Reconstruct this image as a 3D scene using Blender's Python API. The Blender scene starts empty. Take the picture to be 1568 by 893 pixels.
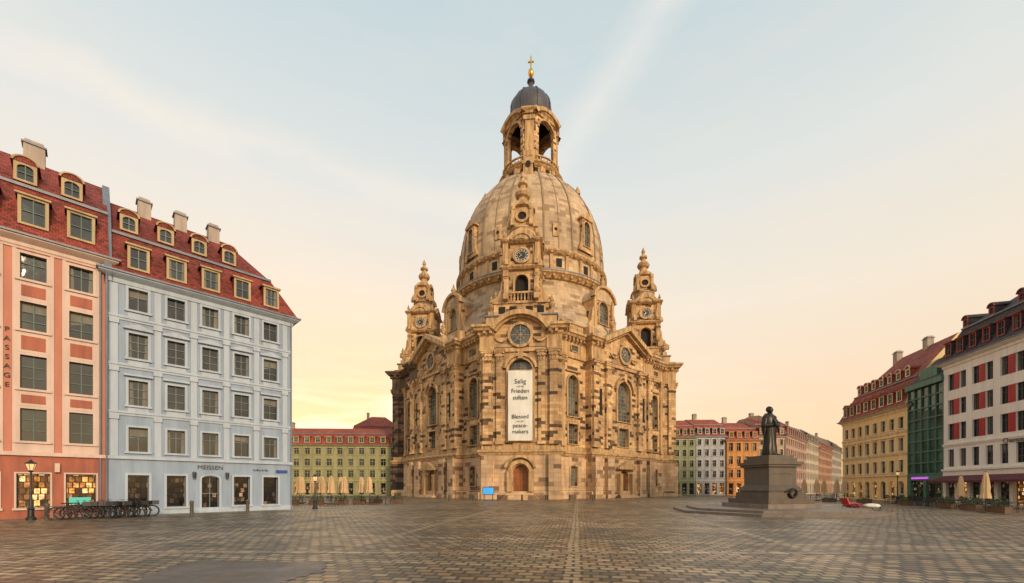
import bpy, math, random
import numpy as np
from mathutils import Matrix, Vector
random.seed(7)
S=bpy.context.scene
rad=math.radians
def Rz(a): return Matrix.Rotation(rad(a),4,'Z')
def Tr(x,y,z=0): return Matrix.Translation((x,y,z))
def sc(c,f): return (min(c[0]*f,1),min(c[1]*f,1),min(c[2]*f,1),1)
# ------------------------------------------------------------------ materials
def newmat(name):
    m=bpy.data.materials.new(name); m.use_nodes=True
    return m,m.node_tree,m.node_tree.nodes['Principled BSDF']
def N(nt,t,**k):
    n=nt.nodes.new(t)
    for a,v in k.items(): setattr(n,a,v)
    return n
def ramp(nt,stops):
    r=N(nt,'ShaderNodeValToRGB'); e=r.color_ramp.elements
    while len(e)<len(stops): e.new(0.5)
    for i,(p,c) in enumerate(stops):
        e[i].position=p; e[i].color=(c[0],c[1],c[2],1)
    return r
def noise(nt,src,scale,detail=4,rough=.55,mscale=None):
    n=N(nt,'ShaderNodeTexNoise'); n.inputs['Scale'].default_value=scale
    n.inputs['Detail'].default_value=detail; n.inputs['Roughness'].default_value=rough
    if mscale:
        mp=N(nt,'ShaderNodeMapping'); mp.inputs['Scale'].default_value=mscale
        nt.links.new(src,mp.inputs['Vector']); src=mp.outputs[0]
    nt.links.new(src,n.inputs['Vector']); return n
def mixc(nt,fac,a,b,bt='MIX'):
    m=N(nt,'ShaderNodeMixRGB',blend_type=bt)
    for i,v in ((0,fac),(1,a),(2,b)):
        if hasattr(v,'is_linked') or hasattr(v,'links'): nt.links.new(v,m.inputs[i])
        elif i==0: m.inputs[0].default_value=v
        else: m.inputs[i].default_value=(v[0],v[1],v[2],1)
    return m.outputs[0]
def plain(name,col,rough=.7,metal=0,var=.2,scale=1.2,bump=.0,streak=.12,emis=None,spec=.5):
    m,nt,p=newmat(name); tc=N(nt,'ShaderNodeTexCoord').outputs['Object']
    n1=noise(nt,tc,scale,6,.6); n2=noise(nt,tc,2.2,4,.6,(1,1,.12))
    c=mixc(nt,n1.outputs[0],sc(col,1-var),sc(col,1+var))
    r=ramp(nt,[(.35,(1-streak*2.5,)*3),(.62,(1,1,1))]); nt.links.new(n2.outputs[0],r.inputs[0])
    c=mixc(nt,1.0,c,r.outputs[0],'MULTIPLY')
    nt.links.new(c,p.inputs['Base Color']); p.inputs['Roughness'].default_value=rough
    p.inputs['Metallic'].default_value=metal; p.inputs['Specular IOR Level'].default_value=spec
    if bump:
        b=N(nt,'ShaderNodeBump'); b.inputs['Strength'].default_value=bump; b.inputs['Distance'].default_value=.02
        n3=noise(nt,tc,18,5,.6); nt.links.new(n3.outputs[0],b.inputs['Height']); nt.links.new(b.outputs[0],p.inputs['Normal'])
    if emis:
        p.inputs['Emission Color'].default_value=(*emis[0],1); p.inputs['Emission Strength'].default_value=emis[1]
    return m
def brick(nt,vec,bw,bh,mort,smooth=.3,offset=.5):
    br=N(nt,'ShaderNodeTexBrick'); br.offset=offset
    for k,v in (('Scale',1),('Mortar Size',mort),('Mortar Smooth',smooth),('Bias',0),('Brick Width',bw),('Row Height',bh)): br.inputs[k].default_value=v
    br.inputs['Color1'].default_value=(0,0,0,1); br.inputs['Color2'].default_value=(1,1,1,1); br.inputs['Mortar'].default_value=(.5,.5,.5,1)
    nt.links.new(vec,br.inputs['Vector']); return br
def display(name,stops,strength):
    # shop interior seen behind the pane: randomly lit goods on shelves
    m,nt,p=newmat(name); tc=N(nt,'ShaderNodeTexCoord').outputs['UV']
    br=brick(nt,tc,.27,.34,.03,.1,.37); r=ramp(nt,stops); nt.links.new(br.outputs['Color'],r.inputs[0])
    c=mixc(nt,br.outputs['Fac'],r.outputs[0],stops[0][1])
    n=noise(nt,tc,3.2,5,.8); rn=ramp(nt,[(.36,(.08,.08,.08)),(.62,(1.3,1.3,1.3))]); nt.links.new(n.outputs[0],rn.inputs[0])
    c=mixc(nt,1,c,rn.outputs[0],'MULTIPLY')
    nt.links.new(c,p.inputs['Base Color']); nt.links.new(c,p.inputs['Emission Color']); p.inputs['Emission Strength'].default_value=strength
    p.inputs['Roughness'].default_value=.1; p.inputs['Specular IOR Level'].default_value=.35; return m
def masonry(name,c1,c2,dark,bw,bh,mort=.012,df=.1,stain=.35,rough=.8,bump=.5,mcol=None,coord='UV'):
    m,nt,p=newmat(name); T=N(nt,'ShaderNodeTexCoord'); tc=T.outputs['Object']
    br=brick(nt,T.outputs[coord],bw,bh,mort)
    md=tuple((a+b)*.42 for a,b in zip(c1,dark))
    r=ramp(nt,[(0,dark),(df*.8,dark),(df+.03,md),(df+.12,c1),(1,c2)]); nt.links.new(br.outputs['Color'],r.inputs[0])
    c=mixc(nt,br.outputs['Fac'],r.outputs[0],mcol or tuple(x*.55 for x in c1))
    n1=noise(nt,tc,.16,6,.62); r1=ramp(nt,[(.37,(1-stain,1-stain,1-stain*.9)),(.57,(1,1,1))]); nt.links.new(n1.outputs[0],r1.inputs[0])
    c=mixc(nt,1,c,r1.outputs[0],'MULTIPLY')
    n2=noise(nt,tc,1.1,4,.6,(1,1,.14)); r2=ramp(nt,[(.36,(1-stain*.7,)*3),(.56,(1,1,1))]); nt.links.new(n2.outputs[0],r2.inputs[0])
    c=mixc(nt,1,c,r2.outputs[0],'MULTIPLY')
    nt.links.new(c,p.inputs['Base Color']); p.inputs['Roughness'].default_value=rough
    n3=noise(nt,tc,9,5,.6)
    mm=N(nt,'ShaderNodeMath',operation='MULTIPLY_ADD'); mm.inputs[1].default_value=-1.0
    nt.links.new(br.outputs['Fac'],mm.inputs[0]); nt.links.new(n3.outputs[0],mm.inputs[2])
    b=N(nt,'ShaderNodeBump'); b.inputs['Strength'].default_value=bump; b.inputs['Distance'].default_value=.03
    nt.links.new(mm.outputs[0],b.inputs['Height']); nt.links.new(b.outputs[0],p.inputs['Normal'])
    return m
def glassmat(name,a,b,scale=.55,rough=.08,spec=.45):
    m,nt,p=newmat(name); tc=N(nt,'ShaderNodeTexCoord').outputs['Object']
    n=noise(nt,tc,scale,2,.5); r=ramp(nt,[(.45,a),(.68,b)]); nt.links.new(n.outputs[0],r.inputs[0])
    nt.links.new(r.outputs[0],p.inputs['Base Color']); p.inputs['Roughness'].default_value=rough
    p.inputs['Specular IOR Level'].default_value=spec
    n2=noise(nt,tc,1.2,2,.5); bu=N(nt,'ShaderNodeBump'); bu.inputs['Strength'].default_value=.2; bu.inputs['Distance'].default_value=.05
    nt.links.new(n2.outputs[0],bu.inputs['Height']); nt.links.new(bu.outputs[0],p.inputs['Normal'])
    return m
M_stone=masonry('sandstone',(.57,.34,.155),(.78,.52,.27),(.105,.06,.032),1.15,.46,.014,.16,.42,.8,.35)
M_base=masonry('base_sandstone',(.60,.39,.22),(.72,.49,.29),(.22,.13,.075),1.4,.62,.018,.07,.34,.8,.35)
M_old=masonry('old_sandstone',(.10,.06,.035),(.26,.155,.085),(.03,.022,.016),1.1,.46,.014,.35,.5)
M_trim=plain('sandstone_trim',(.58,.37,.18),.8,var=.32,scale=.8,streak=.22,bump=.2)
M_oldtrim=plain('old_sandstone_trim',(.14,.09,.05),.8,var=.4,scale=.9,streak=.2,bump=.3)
M_dome=masonry('dome_stone',(.53,.375,.22),(.63,.46,.285),(.36,.235,.13),1.9,.62,.012,.12,.34,.7,.25)
M_lead=plain('lead_sheet',(.16,.19,.24),.45,var=.25)
M_cap=plain('lantern_cap_lead',(.075,.068,.08),.45,var=.35)
M_gold=plain('gilding',(.85,.5,.12),.3,metal=1,var=.1)
M_chglass=glassmat('church_glass',(.05,.055,.055),(.19,.19,.16),.5,.12,.6)
M_dark=plain('dark_void',(.02,.016,.013),.9)
M_wood=plain('oak_door',(.32,.11,.03),.5,var=.3,scale=3)
M_glass=glassmat('window_glass',(.006,.010,.009),(.035,.04,.034),rough=.04,spec=.75)
M_curt=plain('curtain',(.20,.19,.16),.8,var=.2,scale=3)
M_shop=display('shop_display',[(0,(.004,.004,.004)),(.55,(.012,.009,.007)),(.78,(.05,.03,.018)),(.92,(.18,.11,.06)),(1,(.36,.28,.2))],.8)
M_lit=display('lit_shop_display',[(0,(.03,.010,.003)),(.3,(.12,.045,.01)),(.6,(.5,.2,.055)),(.85,(1,.50,.14)),(1,(1,.8,.45))],.9)
M_black=plain('black_metal',(.02,.02,.022),.45)
M_white=plain('white_paint',(.72,.70,.66),.6,var=.05)
M_banner=plain('banner_cloth',(.74,.72,.67),.8,var=.04,streak=.04)
M_ink=plain('ink',(.05,.05,.05),.8)
# ------------------------------------------------------------------ builder
class B:
    def __init__(s,name,base=None):
        s.name=name; s.base=base or Matrix.Identity(4); s.M=s.base.copy(); s.P={}; s.kids=[]
    def part(s,n,mat,smooth=False,cyl=None): s.P[n]=dict(v=[],f=[],mat=mat,smooth=smooth,cyl=cyl)
    def parts(s,**k):
        for n,m in k.items(): s.part(n,m)
    def add(s,part,vs,fs):
        p=s.P[part]; o=len(p['v'])
        p['v'].extend([tuple(s.M@Vector(v)) for v in vs]); p['f'].extend([tuple(i+o for i in f) for f in fs])
    def quad(s,part,*v): s.add(part,v,[tuple(range(len(v)))])
    def box(s,part,x0,x1,y0,y1,z0,z1):
        s.add(part,[(x0,y0,z0),(x1,y0,z0),(x1,y1,z0),(x0,y1,z0),(x0,y0,z1),(x1,y0,z1),(x1,y1,z1),(x0,y1,z1)],
              [(0,3,2,1),(4,5,6,7),(0,1,5,4),(1,2,6,5),(2,3,7,6),(3,0,4,7)])
    def ext(s,part,pts,y0,y1):
        n=len(pts); vs=[(x,y0,z) for x,z in pts]+[(x,y1,z) for x,z in pts]
        fs=[tuple(range(n)),tuple(range(2*n-1,n-1,-1))]+[(i,n+i,n+(i+1)%n,(i+1)%n) for i in range(n)]
        s.add(part,vs,fs)
    def prism(s,part,pts,z0,z1):
        n=len(pts); vs=[(x,y,z0) for x,y in pts]+[(x,y,z1) for x,y in pts]
        s.add(part,vs,[tuple(range(n-1,-1,-1)),tuple(range(n,2*n))]+[(i,(i+1)%n,n+(i+1)%n,n+i) for i in range(n)])
    def ring(s,part,xc,zc,r0,r1,y0,y1,a0=0,a1=360,n=20,rz=1.0):
        vs=[];fs=[]
        for i in range(n+1):
            a=rad(a0+(a1-a0)*i/n); c,d=math.cos(a),math.sin(a)*rz
            vs+=[(xc+r0*c,y0,zc+r0*d),(xc+r1*c,y0,zc+r1*d),(xc+r1*c,y1,zc+r1*d),(xc+r0*c,y1,zc+r0*d)]
        for i in range(n):
            for j in range(4):
                fs.append((4*i+j,4*i+(j+1)%4,4*i+4+(j+1)%4,4*i+4+j))
        s.add(part,vs,fs)
    def disk(s,part,xc,zc,r,y,n=24): s.add(part,[(xc+r*math.cos(2*math.pi*i/n),y,zc+r*math.sin(2*math.pi*i/n)) for i in range(n)],[tuple(range(n))])
    def lathe(s,part,prof,n=32,c=(0,0),fold=0,fn=8,off=0,sx=1):
        vs=[];fs=[];m=len(prof)
        for i in range(n):
            a=2*math.pi*i/n+rad(off)
            for r,z in prof:
                rr=r*(1+fold*math.sin(fn*a)); vs.append((c[0]+rr*math.cos(a)*sx,c[1]+rr*math.sin(a),z))
        for i in range(n):
            k=(i+1)%n
            for j in range(m-1): fs.append((i*m+j,k*m+j,k*m+j+1,i*m+j+1))
        s.add(part,vs,fs)
    def sweep(s,part,path,prof,closed=False):
        n=len(path); m=len(prof); vs=[];fs=[]
        for i,(x,y) in enumerate(path):
            ns=[]
            for a,b in ((i-1,i),(i,i+1)):
                if not closed and (a<0 or b>=n): continue
                p=path[a%n];q=path[b%n]; dx,dy=q[0]-p[0],q[1]-p[1]; L=math.hypot(dx,dy) or 1; ns.append((dy/L,-dx/L))
            if len(ns)==1: ox,oy=ns[0]
            else:
                d=1+ns[0][0]*ns[1][0]+ns[0][1]*ns[1][1]; d=max(d,.3); ox,oy=(ns[0][0]+ns[1][0])/d,(ns[0][1]+ns[1][1])/d
            for o,z in prof: vs.append((x+ox*o,y+oy*o,z))
        for i in range(n if closed else n-1):
            k=(i+1)%n
            for j in range(m-1): fs.append((i*m+j,k*m+j,k*m+j+1,i*m+j+1))
        if not closed: fs+= [tuple(range(m)),tuple(range((n-1)*m,n*m))]
        s.add(part,vs,fs)
    def tube(s,part,p0,p1,r0,r1=None,n=8):
        r1=r0 if r1 is None else r1
        p0=Vector(p0);p1=Vector(p1); d=(p1-p0).normalized(); u=d.orthogonal().normalized(); w=d.cross(u)
        vs=[];fs=[]
        for i in range(n):
            a=2*math.pi*i/n; o=u*math.cos(a)+w*math.sin(a); vs+=[tuple(p0+o*r0),tuple(p1+o*r1)]
        fs=[(2*i,2*((i+1)%n),2*((i+1)%n)+1,2*i+1) for i in range(n)]+[tuple(range(0,2*n,2)),tuple(range(1,2*n,2))]
        s.add(part,vs,fs)
    def torus(s,part,c,R,r,ax='y',n=20,m=6):
        vs=[];fs=[]
        for i in range(n):
            a=2*math.pi*i/n
            for j in range(m):
                b=2*math.pi*j/m; q=R+r*math.cos(b); x,z,y=q*math.cos(a),q*math.sin(a),r*math.sin(b)
                vs.append((c[0]+x,c[1]+y,c[2]+z) if ax=='y' else (c[0]+y,c[1]+x,c[2]+z) if ax=='x' else (c[0]+x,c[1]+z,c[2]+y))
        for i in range(n):
            for j in range(m): fs.append((i*m+j,((i+1)%n)*m+j,((i+1)%n)*m+(j+1)%m,i*m+(j+1)%m))
        s.add(part,vs,fs)
    def ball(s,part,c,rx,ry=None,rz=None,n=12,m=8):
        ry=ry or rx; rz=rz or rx; vs=[];fs=[]
        for j in range(m+1):
            t=math.pi*j/m
            for i in range(n):
                a=2*math.pi*i/n; vs.append((c[0]+rx*math.sin(t)*math.cos(a),c[1]+ry*math.sin(t)*math.sin(a),c[2]-rz*math.cos(t)))
        for j in range(m):
            for i in range(n): fs.append((j*n+i,j*n+(i+1)%n,(j+1)*n+(i+1)%n,(j+1)*n+i))
        s.add(part,vs,fs)
    def wall(s,part,x0,x1,z0,z1,y,ops=(),depth=.3,glass='glass',frame='frames',sur=None,back=0,sill=None):
        if 'white_frame' not in s.P: s.part('white_frame',M_bluet)
        xs=sorted({x0,x1,*[o[0] for o in ops],*[o[1] for o in ops]}); zs=sorted({z0,z1,*[o[2] for o in ops],*[o[3] for o in ops]})
        for yy in ([y] if not back else [y,y+back]):
            for i in range(len(xs)-1):
                for j in range(len(zs)-1):
                    cx,cz=(xs[i]+xs[i+1])/2,(zs[j]+zs[j+1])/2
                    if any(o[0]<cx<o[1] and o[2]<cz<o[3] for o in ops): continue
                    s.quad(part,(xs[i],yy,zs[j]),(xs[i+1],yy,zs[j]),(xs[i+1],yy,zs[j+1]),(xs[i],yy,zs[j+1]))
        for o in ops:
            a,b,c,d=o[:4]; k=o[4] if len(o)>4 else {}
            rise=k.get('arch',0); dp=back or k.get('depth',depth); g=k.get('glass',glass); fr=k.get('frame',frame)
            yy=y+dp; xc=(a+b)/2; hw=(b-a)/2
            cz=lambda x: d-rise+rise*math.sqrt(max(0,1-((x-xc)/hw)**2))
            s.quad(part,(a,y,c),(a,yy,c),(a,yy,d-rise),(a,y,d-rise)); s.quad(part,(b,y,c),(b,y,d-rise),(b,yy,d-rise),(b,yy,c))
            s.quad(part,(a,y,c),(b,y,c),(b,yy,c),(a,yy,c))
            if rise:
                n=14; px=[xc-hw*math.cos(math.pi*i/n) for i in range(n+1)]
                for i in range(n):
                    u,v=px[i],px[i+1]; zu,zv=cz(u),cz(v)
                    s.quad(part,(u,y,zu),(v,y,zv),(v,y,d),(u,y,d)); s.quad(part,(u,y,zu),(u,yy,zu),(v,yy,zv),(v,y,zv))
                    if back: s.quad(part,(u,yy,zu),(v,yy,zv),(v,yy,d),(u,yy,d))
            else: s.quad(part,(a,y,d),(a,yy,d),(b,yy,d),(b,y,d))
            if g: s.quad(g,(a,yy,c),(b,yy,c),(b,yy,d),(a,yy,d))
            if g=='glass' and 'curtains' in s.P and not rise and random.random()<.45:
                q=random.random()
                if q<.4: s.quad('curtains',(a,yy-.005,d-(d-c)*random.uniform(.2,.6)),(b,yy-.005,d-(d-c)*.3),(b,yy-.005,d),(a,yy-.005,d))
                else:
                    w_=(b-a)*random.uniform(.15,.3)
                    s.quad('curtains',(a,yy-.005,c),(a+w_,yy-.005,c),(a+w_*.8,yy-.005,d),(a,yy-.005,d)); s.quad('curtains',(b-w_,yy-.005,c),(b,yy-.005,c),(b,yy-.005,d),(b-w_*.8,yy-.005,d))
            if fr and g:
                nx,nz,t=k.get('nx',2),k.get('nz',3),k.get('t',.05)
                for i in range(nx+1):
                    x=a+(b-a)*i/nx; w=t*(1 if 0<i<nx else 1.3); top=cz(min(max(x,a+.02),b-.02))
                    s.box(fr,max(x-w/2,a),min(x+w/2,b),yy-.07,yy-.01,c,top)
                for i in range(nz+1):
                    z=c+(d-c)*i/nz
                    if k.get('transom') and 0<i<nz: z=c+(d-c)*.66
                    if rise and z>d-rise:
                        q=hw*math.sqrt(max(0,1-((z-d+rise)/rise)**2))
                        if q>.1: s.box(fr,xc-q,xc+q,yy-.065,yy-.012,z-t/2,z)
                    else: s.box(fr,a,b,yy-.065,yy-.012,z-t/2 if i else z,z+t/2 if i<nz else z)
            su=k.get('sur',sur)
            if su:
                sp,w,pr=su; zt=d-rise
                s.box(sp,a-w,a,y-pr,y+.05,c,zt); s.box(sp,b,b+w,y-pr,y+.05,c,zt)
                if rise: s.ring(sp,xc,zt,hw,hw+w,y-pr,y+.05,0,180,16,(rise+w)/(hw+w))
                else: s.box(sp,a-w,b+w,y-pr,y+.05,d,d+w)
                s.box(sp,a-w-.06,b+w+.06,y-pr-.08,y+.05,c-.12,c)
                h=k.get('hood')
                if h=='flat': s.box(sp,a-w-.1,b+w+.1,y-pr-.14,y+.05,d+w+.12,d+w+.24)
                if h=='tri': s.ext(sp,[(a-w-.12,d+w+.1),(b+w+.12,d+w+.1),(b+w+.12,d+w+.18),(xc,d+w+.45),(a-w-.12,d+w+.18)],y-pr-.14,y+.05)
    def text(s,txt,mat,size,loc_m,name='lettering',extrude=.01,align='CENTER',off=0):
        c=bpy.data.curves.new(name,'FONT'); c.body=txt; c.size=size; c.extrude=extrude; c.align_x=align; c.space_line=.9; c.offset=off
        c.materials.append(mat); o=bpy.data.objects.new(name,c); S.collection.objects.link(o)
        o.matrix_world=s.M@loc_m@Matrix.Rotation(rad(90),4,'X'); s.kids.append(o)
    def finish(s,single=False):
        root=None; objs=[]
        for n,p in s.P.items():
            if not p['v']: continue
            me=bpy.data.meshes.new(n); me.from_pydata(p['v'],[],p['f']); me.materials.append(p['mat'])
            uv=me.uv_layers.new(name='UVMap')
            nv=np.array(p['v']); nl=len(me.loops); li=np.zeros(nl,int); me.loops.foreach_get('vertex_index',li)
            nf=len(me.polygons); nrm=np.zeros(nf*3); me.polygons.foreach_get('normal',nrm); nrm=nrm.reshape(-1,3)
            lt=np.zeros(nf,int); me.polygons.foreach_get('loop_total',lt); ln=np.repeat(nrm,lt,axis=0); P=nv[li]
            h=np.hypot(ln[:,0],ln[:,1]); flat=h<.35; hh=np.maximum(h,1e-6)
            u=(P[:,0]*-ln[:,1]+P[:,1]*ln[:,0])/hh*-1; v=P[:,2]/np.maximum(hh,.5)
            u=np.where(flat,P[:,0],u); v=np.where(flat,P[:,1],v)
            if p['cyl']:
                cx,cy,R=p['cyl']; a=np.arctan2(P[:,1]-cy,P[:,0]-cx)
                fi=np.repeat(np.arange(nf),lt); mx=np.full(nf,-9.);mn=np.full(nf,9.); np.maximum.at(mx,fi,a); np.minimum.at(mn,fi,a)
                a=np.where(((mx-mn)[fi]>3)&(a<0),a+2*math.pi,a); u=a*R; v=P[:,2]
            uv.data.foreach_set('uv',np.stack([u,v],1).astype(np.float32).ravel())
            if p['smooth']:
                me.polygons.foreach_set('use_smooth',[True]*nf)
                try: me.set_sharp_from_angle(angle=rad(35))
                except Exception: pass
            me.update(); o=bpy.data.objects.new(n,me); S.collection.objects.link(o); objs.append(o)
        root=bpy.data.objects.new(s.name,None); S.collection.objects.link(root); root.location=s.base.translation; root.empty_display_size=.5
        bpy.context.view_layer.update()
        for o in objs+s.kids:
            o.parent=root; o.matrix_parent_inverse=root.matrix_world.inverted()
        return root
M_bluet=plain('pale_blue_trim',(.39,.455,.54),.75,var=.06,streak=.06)
# ------------------------------------------------------------------ CHURCH
CX,CY=3.9,86
base=Tr(CX,CY)@Rz(-5.7)
ch=B('domed_baroque_church',base)
ch.parts(walls=M_stone,base_walls=M_base,old_walls=M_old,trim=M_trim,old_trim=M_oldtrim,lead=M_lead,glass=M_chglass,frames=plain('church_window_bars',(.36,.30,.21),.6),
    doors=M_wood,void=M_dark,clock_face=plain('clock_face',(.03,.035,.05),.4),clock_marks=M_white,banner=M_banner)
ch.part('roof_stone',M_dome,True,(CX,CY,16)); ch.part('dome',M_dome,True,(CX,CY,13)); ch.part('dome_ribs',plain('rib_stone',(.30,.20,.11),.7),False)
ch.part('lantern_stone',M_stone); ch.part('cap',M_cap,True); ch.part('gilded_cross',M_gold,True); ch.part('turned',M_trim,True); ch.part('lead_rings',M_lead,True)
def rot2(p,a): c,d=math.cos(rad(a)),math.sin(rad(a)); return (p[0]*c-p[1]*d,p[0]*d+p[1]*c)
foot=[]
for k in range(4):
    foot+=[rot2(p,90*k) for p in [(-5.55,-27),(5.55,-27),(5.55,-24.85)]]
    foot+=[rot2(p,90*k+45) for p in [(-8,-21.5),(-8,-22.7),(8,-22.7),(8,-21.5)]]
    foot+=[rot2((-5.55,-24.85),90*k+90)]
ch.sweep('base_walls',foot,[(0,0),(.45,0),(.45,1.0),(.28,1.15),(0,1.15)],True)
ch.sweep('trim',foot,[(0,6.3),(.35,6.35),(.45,6.6),(.62,6.75),(.62,6.95),(.1,7.15),(.1,7.7),(0,7.8)],True)
ch.quad('lead',*[(p[0],p[1],24.66) for p in foot])
def dent(path,sp,z0,z1,o0,o1,part):
    for i in range(len(path)-1):
        p,q=path[i],path[i+1]; L=math.dist(p,q); dx,dy=(q[0]-p[0])/L,(q[1]-p[1])/L; n=int(L/sp)
        for j in range(n):
            t=(j+.5)*L/n; w=sp*.25; a=(p[0]+dx*(t-w),p[1]+dy*(t-w)); b=(p[0]+dx*(t+w),p[1]+dy*(t+w)); nx,ny=dy,-dx
            ch.prism(part,[(a[0]+nx*o0,a[1]+ny*o0),(a[0]+nx*o1,a[1]+ny*o1),(b[0]+nx*o1,b[1]+ny*o1),(b[0]+nx*o0,b[1]+ny*o0)],z0,z1)
for k in range(4):
    A=[rot2(p,90*k) for p in [(3.7,-27),(5.55,-27),(5.55,-24.85)]]+[rot2(p,90*k+45) for p in [(-8,-21.5),(-8,-22.7),(-5.3,-22.7)]]
    Bp=[rot2(p,90*k+45) for p in [(5.3,-22.7),(8,-22.7),(8,-21.5)]]+[rot2(p,90*k+90) for p in [(-5.55,-24.85),(-5.55,-27),(-3.7,-27)]]
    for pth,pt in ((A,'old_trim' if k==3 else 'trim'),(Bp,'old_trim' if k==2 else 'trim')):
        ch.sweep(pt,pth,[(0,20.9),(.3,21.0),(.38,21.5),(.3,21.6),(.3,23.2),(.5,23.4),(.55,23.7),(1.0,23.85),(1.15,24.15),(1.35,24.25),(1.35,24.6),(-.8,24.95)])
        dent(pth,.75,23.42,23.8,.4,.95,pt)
def pil(part,x,w,y,z0,z1,pr):
    ch.box(part,x-w/2,x+w/2,y-pr,y+.1,z0,z1)
    ch.box(part,x-w/2-.12,x+w/2+.12,y-pr-.12,y+.1,z0,z0+.55)
    for i,(e,a,c) in enumerate([(.06,-1.6,-1.45),(.02,-1.45,-.9),(.16,-.9,-.45),(.26,-.45,-.2),(.34,-.2,0)]):
        ch.box(part,x-w/2-e,x+w/2+e,y-pr-e,y+.1,z1+a,z1+c)
    for e in (-1,1):
        ch.ball(part,(x+e*(w/2+.08),y-pr-.14,z1-.45),.22,.2,.22,8,6)
        for q in range(2): ch.ball(part,(x+e*w*.22,y-pr-.05,z1-1.35+.4*q),.16,.12,.22,6,5)
def oculus(x,z,r,y,part):
    ch.ring(part,x,z,r,r+.35,y-.3,y+.1); ch.disk('glass',x,z,r,y-.06)
    for a in range(4):
        c,d=math.cos(rad(45*a)),math.sin(rad(45*a)); ch.tube('frames',(x-c*r,y-.1,z-d*r),(x+c*r,y-.1,z+d*r),.05,n=4)
    ch.ring('frames',x,z,r*.45,r*.5,y-.16,y-.07)
def urn(x,y,z,s=1,part='turned'):
    ch.box('trim',x-.45*s,x+.45*s,y-.45*s,y+.45*s,z,z+.9*s)
    ch.lathe(part,[(.25*s,z+.9*s),(.2*s,z+1.2*s),(.55*s,z+1.7*s),(.6*s,z+2.0*s),(.3*s,z+2.3*s),(.42*s,z+2.5*s),(.3*s,z+2.8*s),(.22*s,z+3.1*s),(.05*s,z+3.7*s)],12,(x,y))
def swag(part,x0,x1,z,y,n=9,dr=.5):
    for i in range(n):
        t=i/(n-1); ch.ball(part,(x0+(x1-x0)*t,y,z-dr*4*t*(1-t)),.17+.08*math.sin(math.pi*t),.14,.17,6,5)
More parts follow.
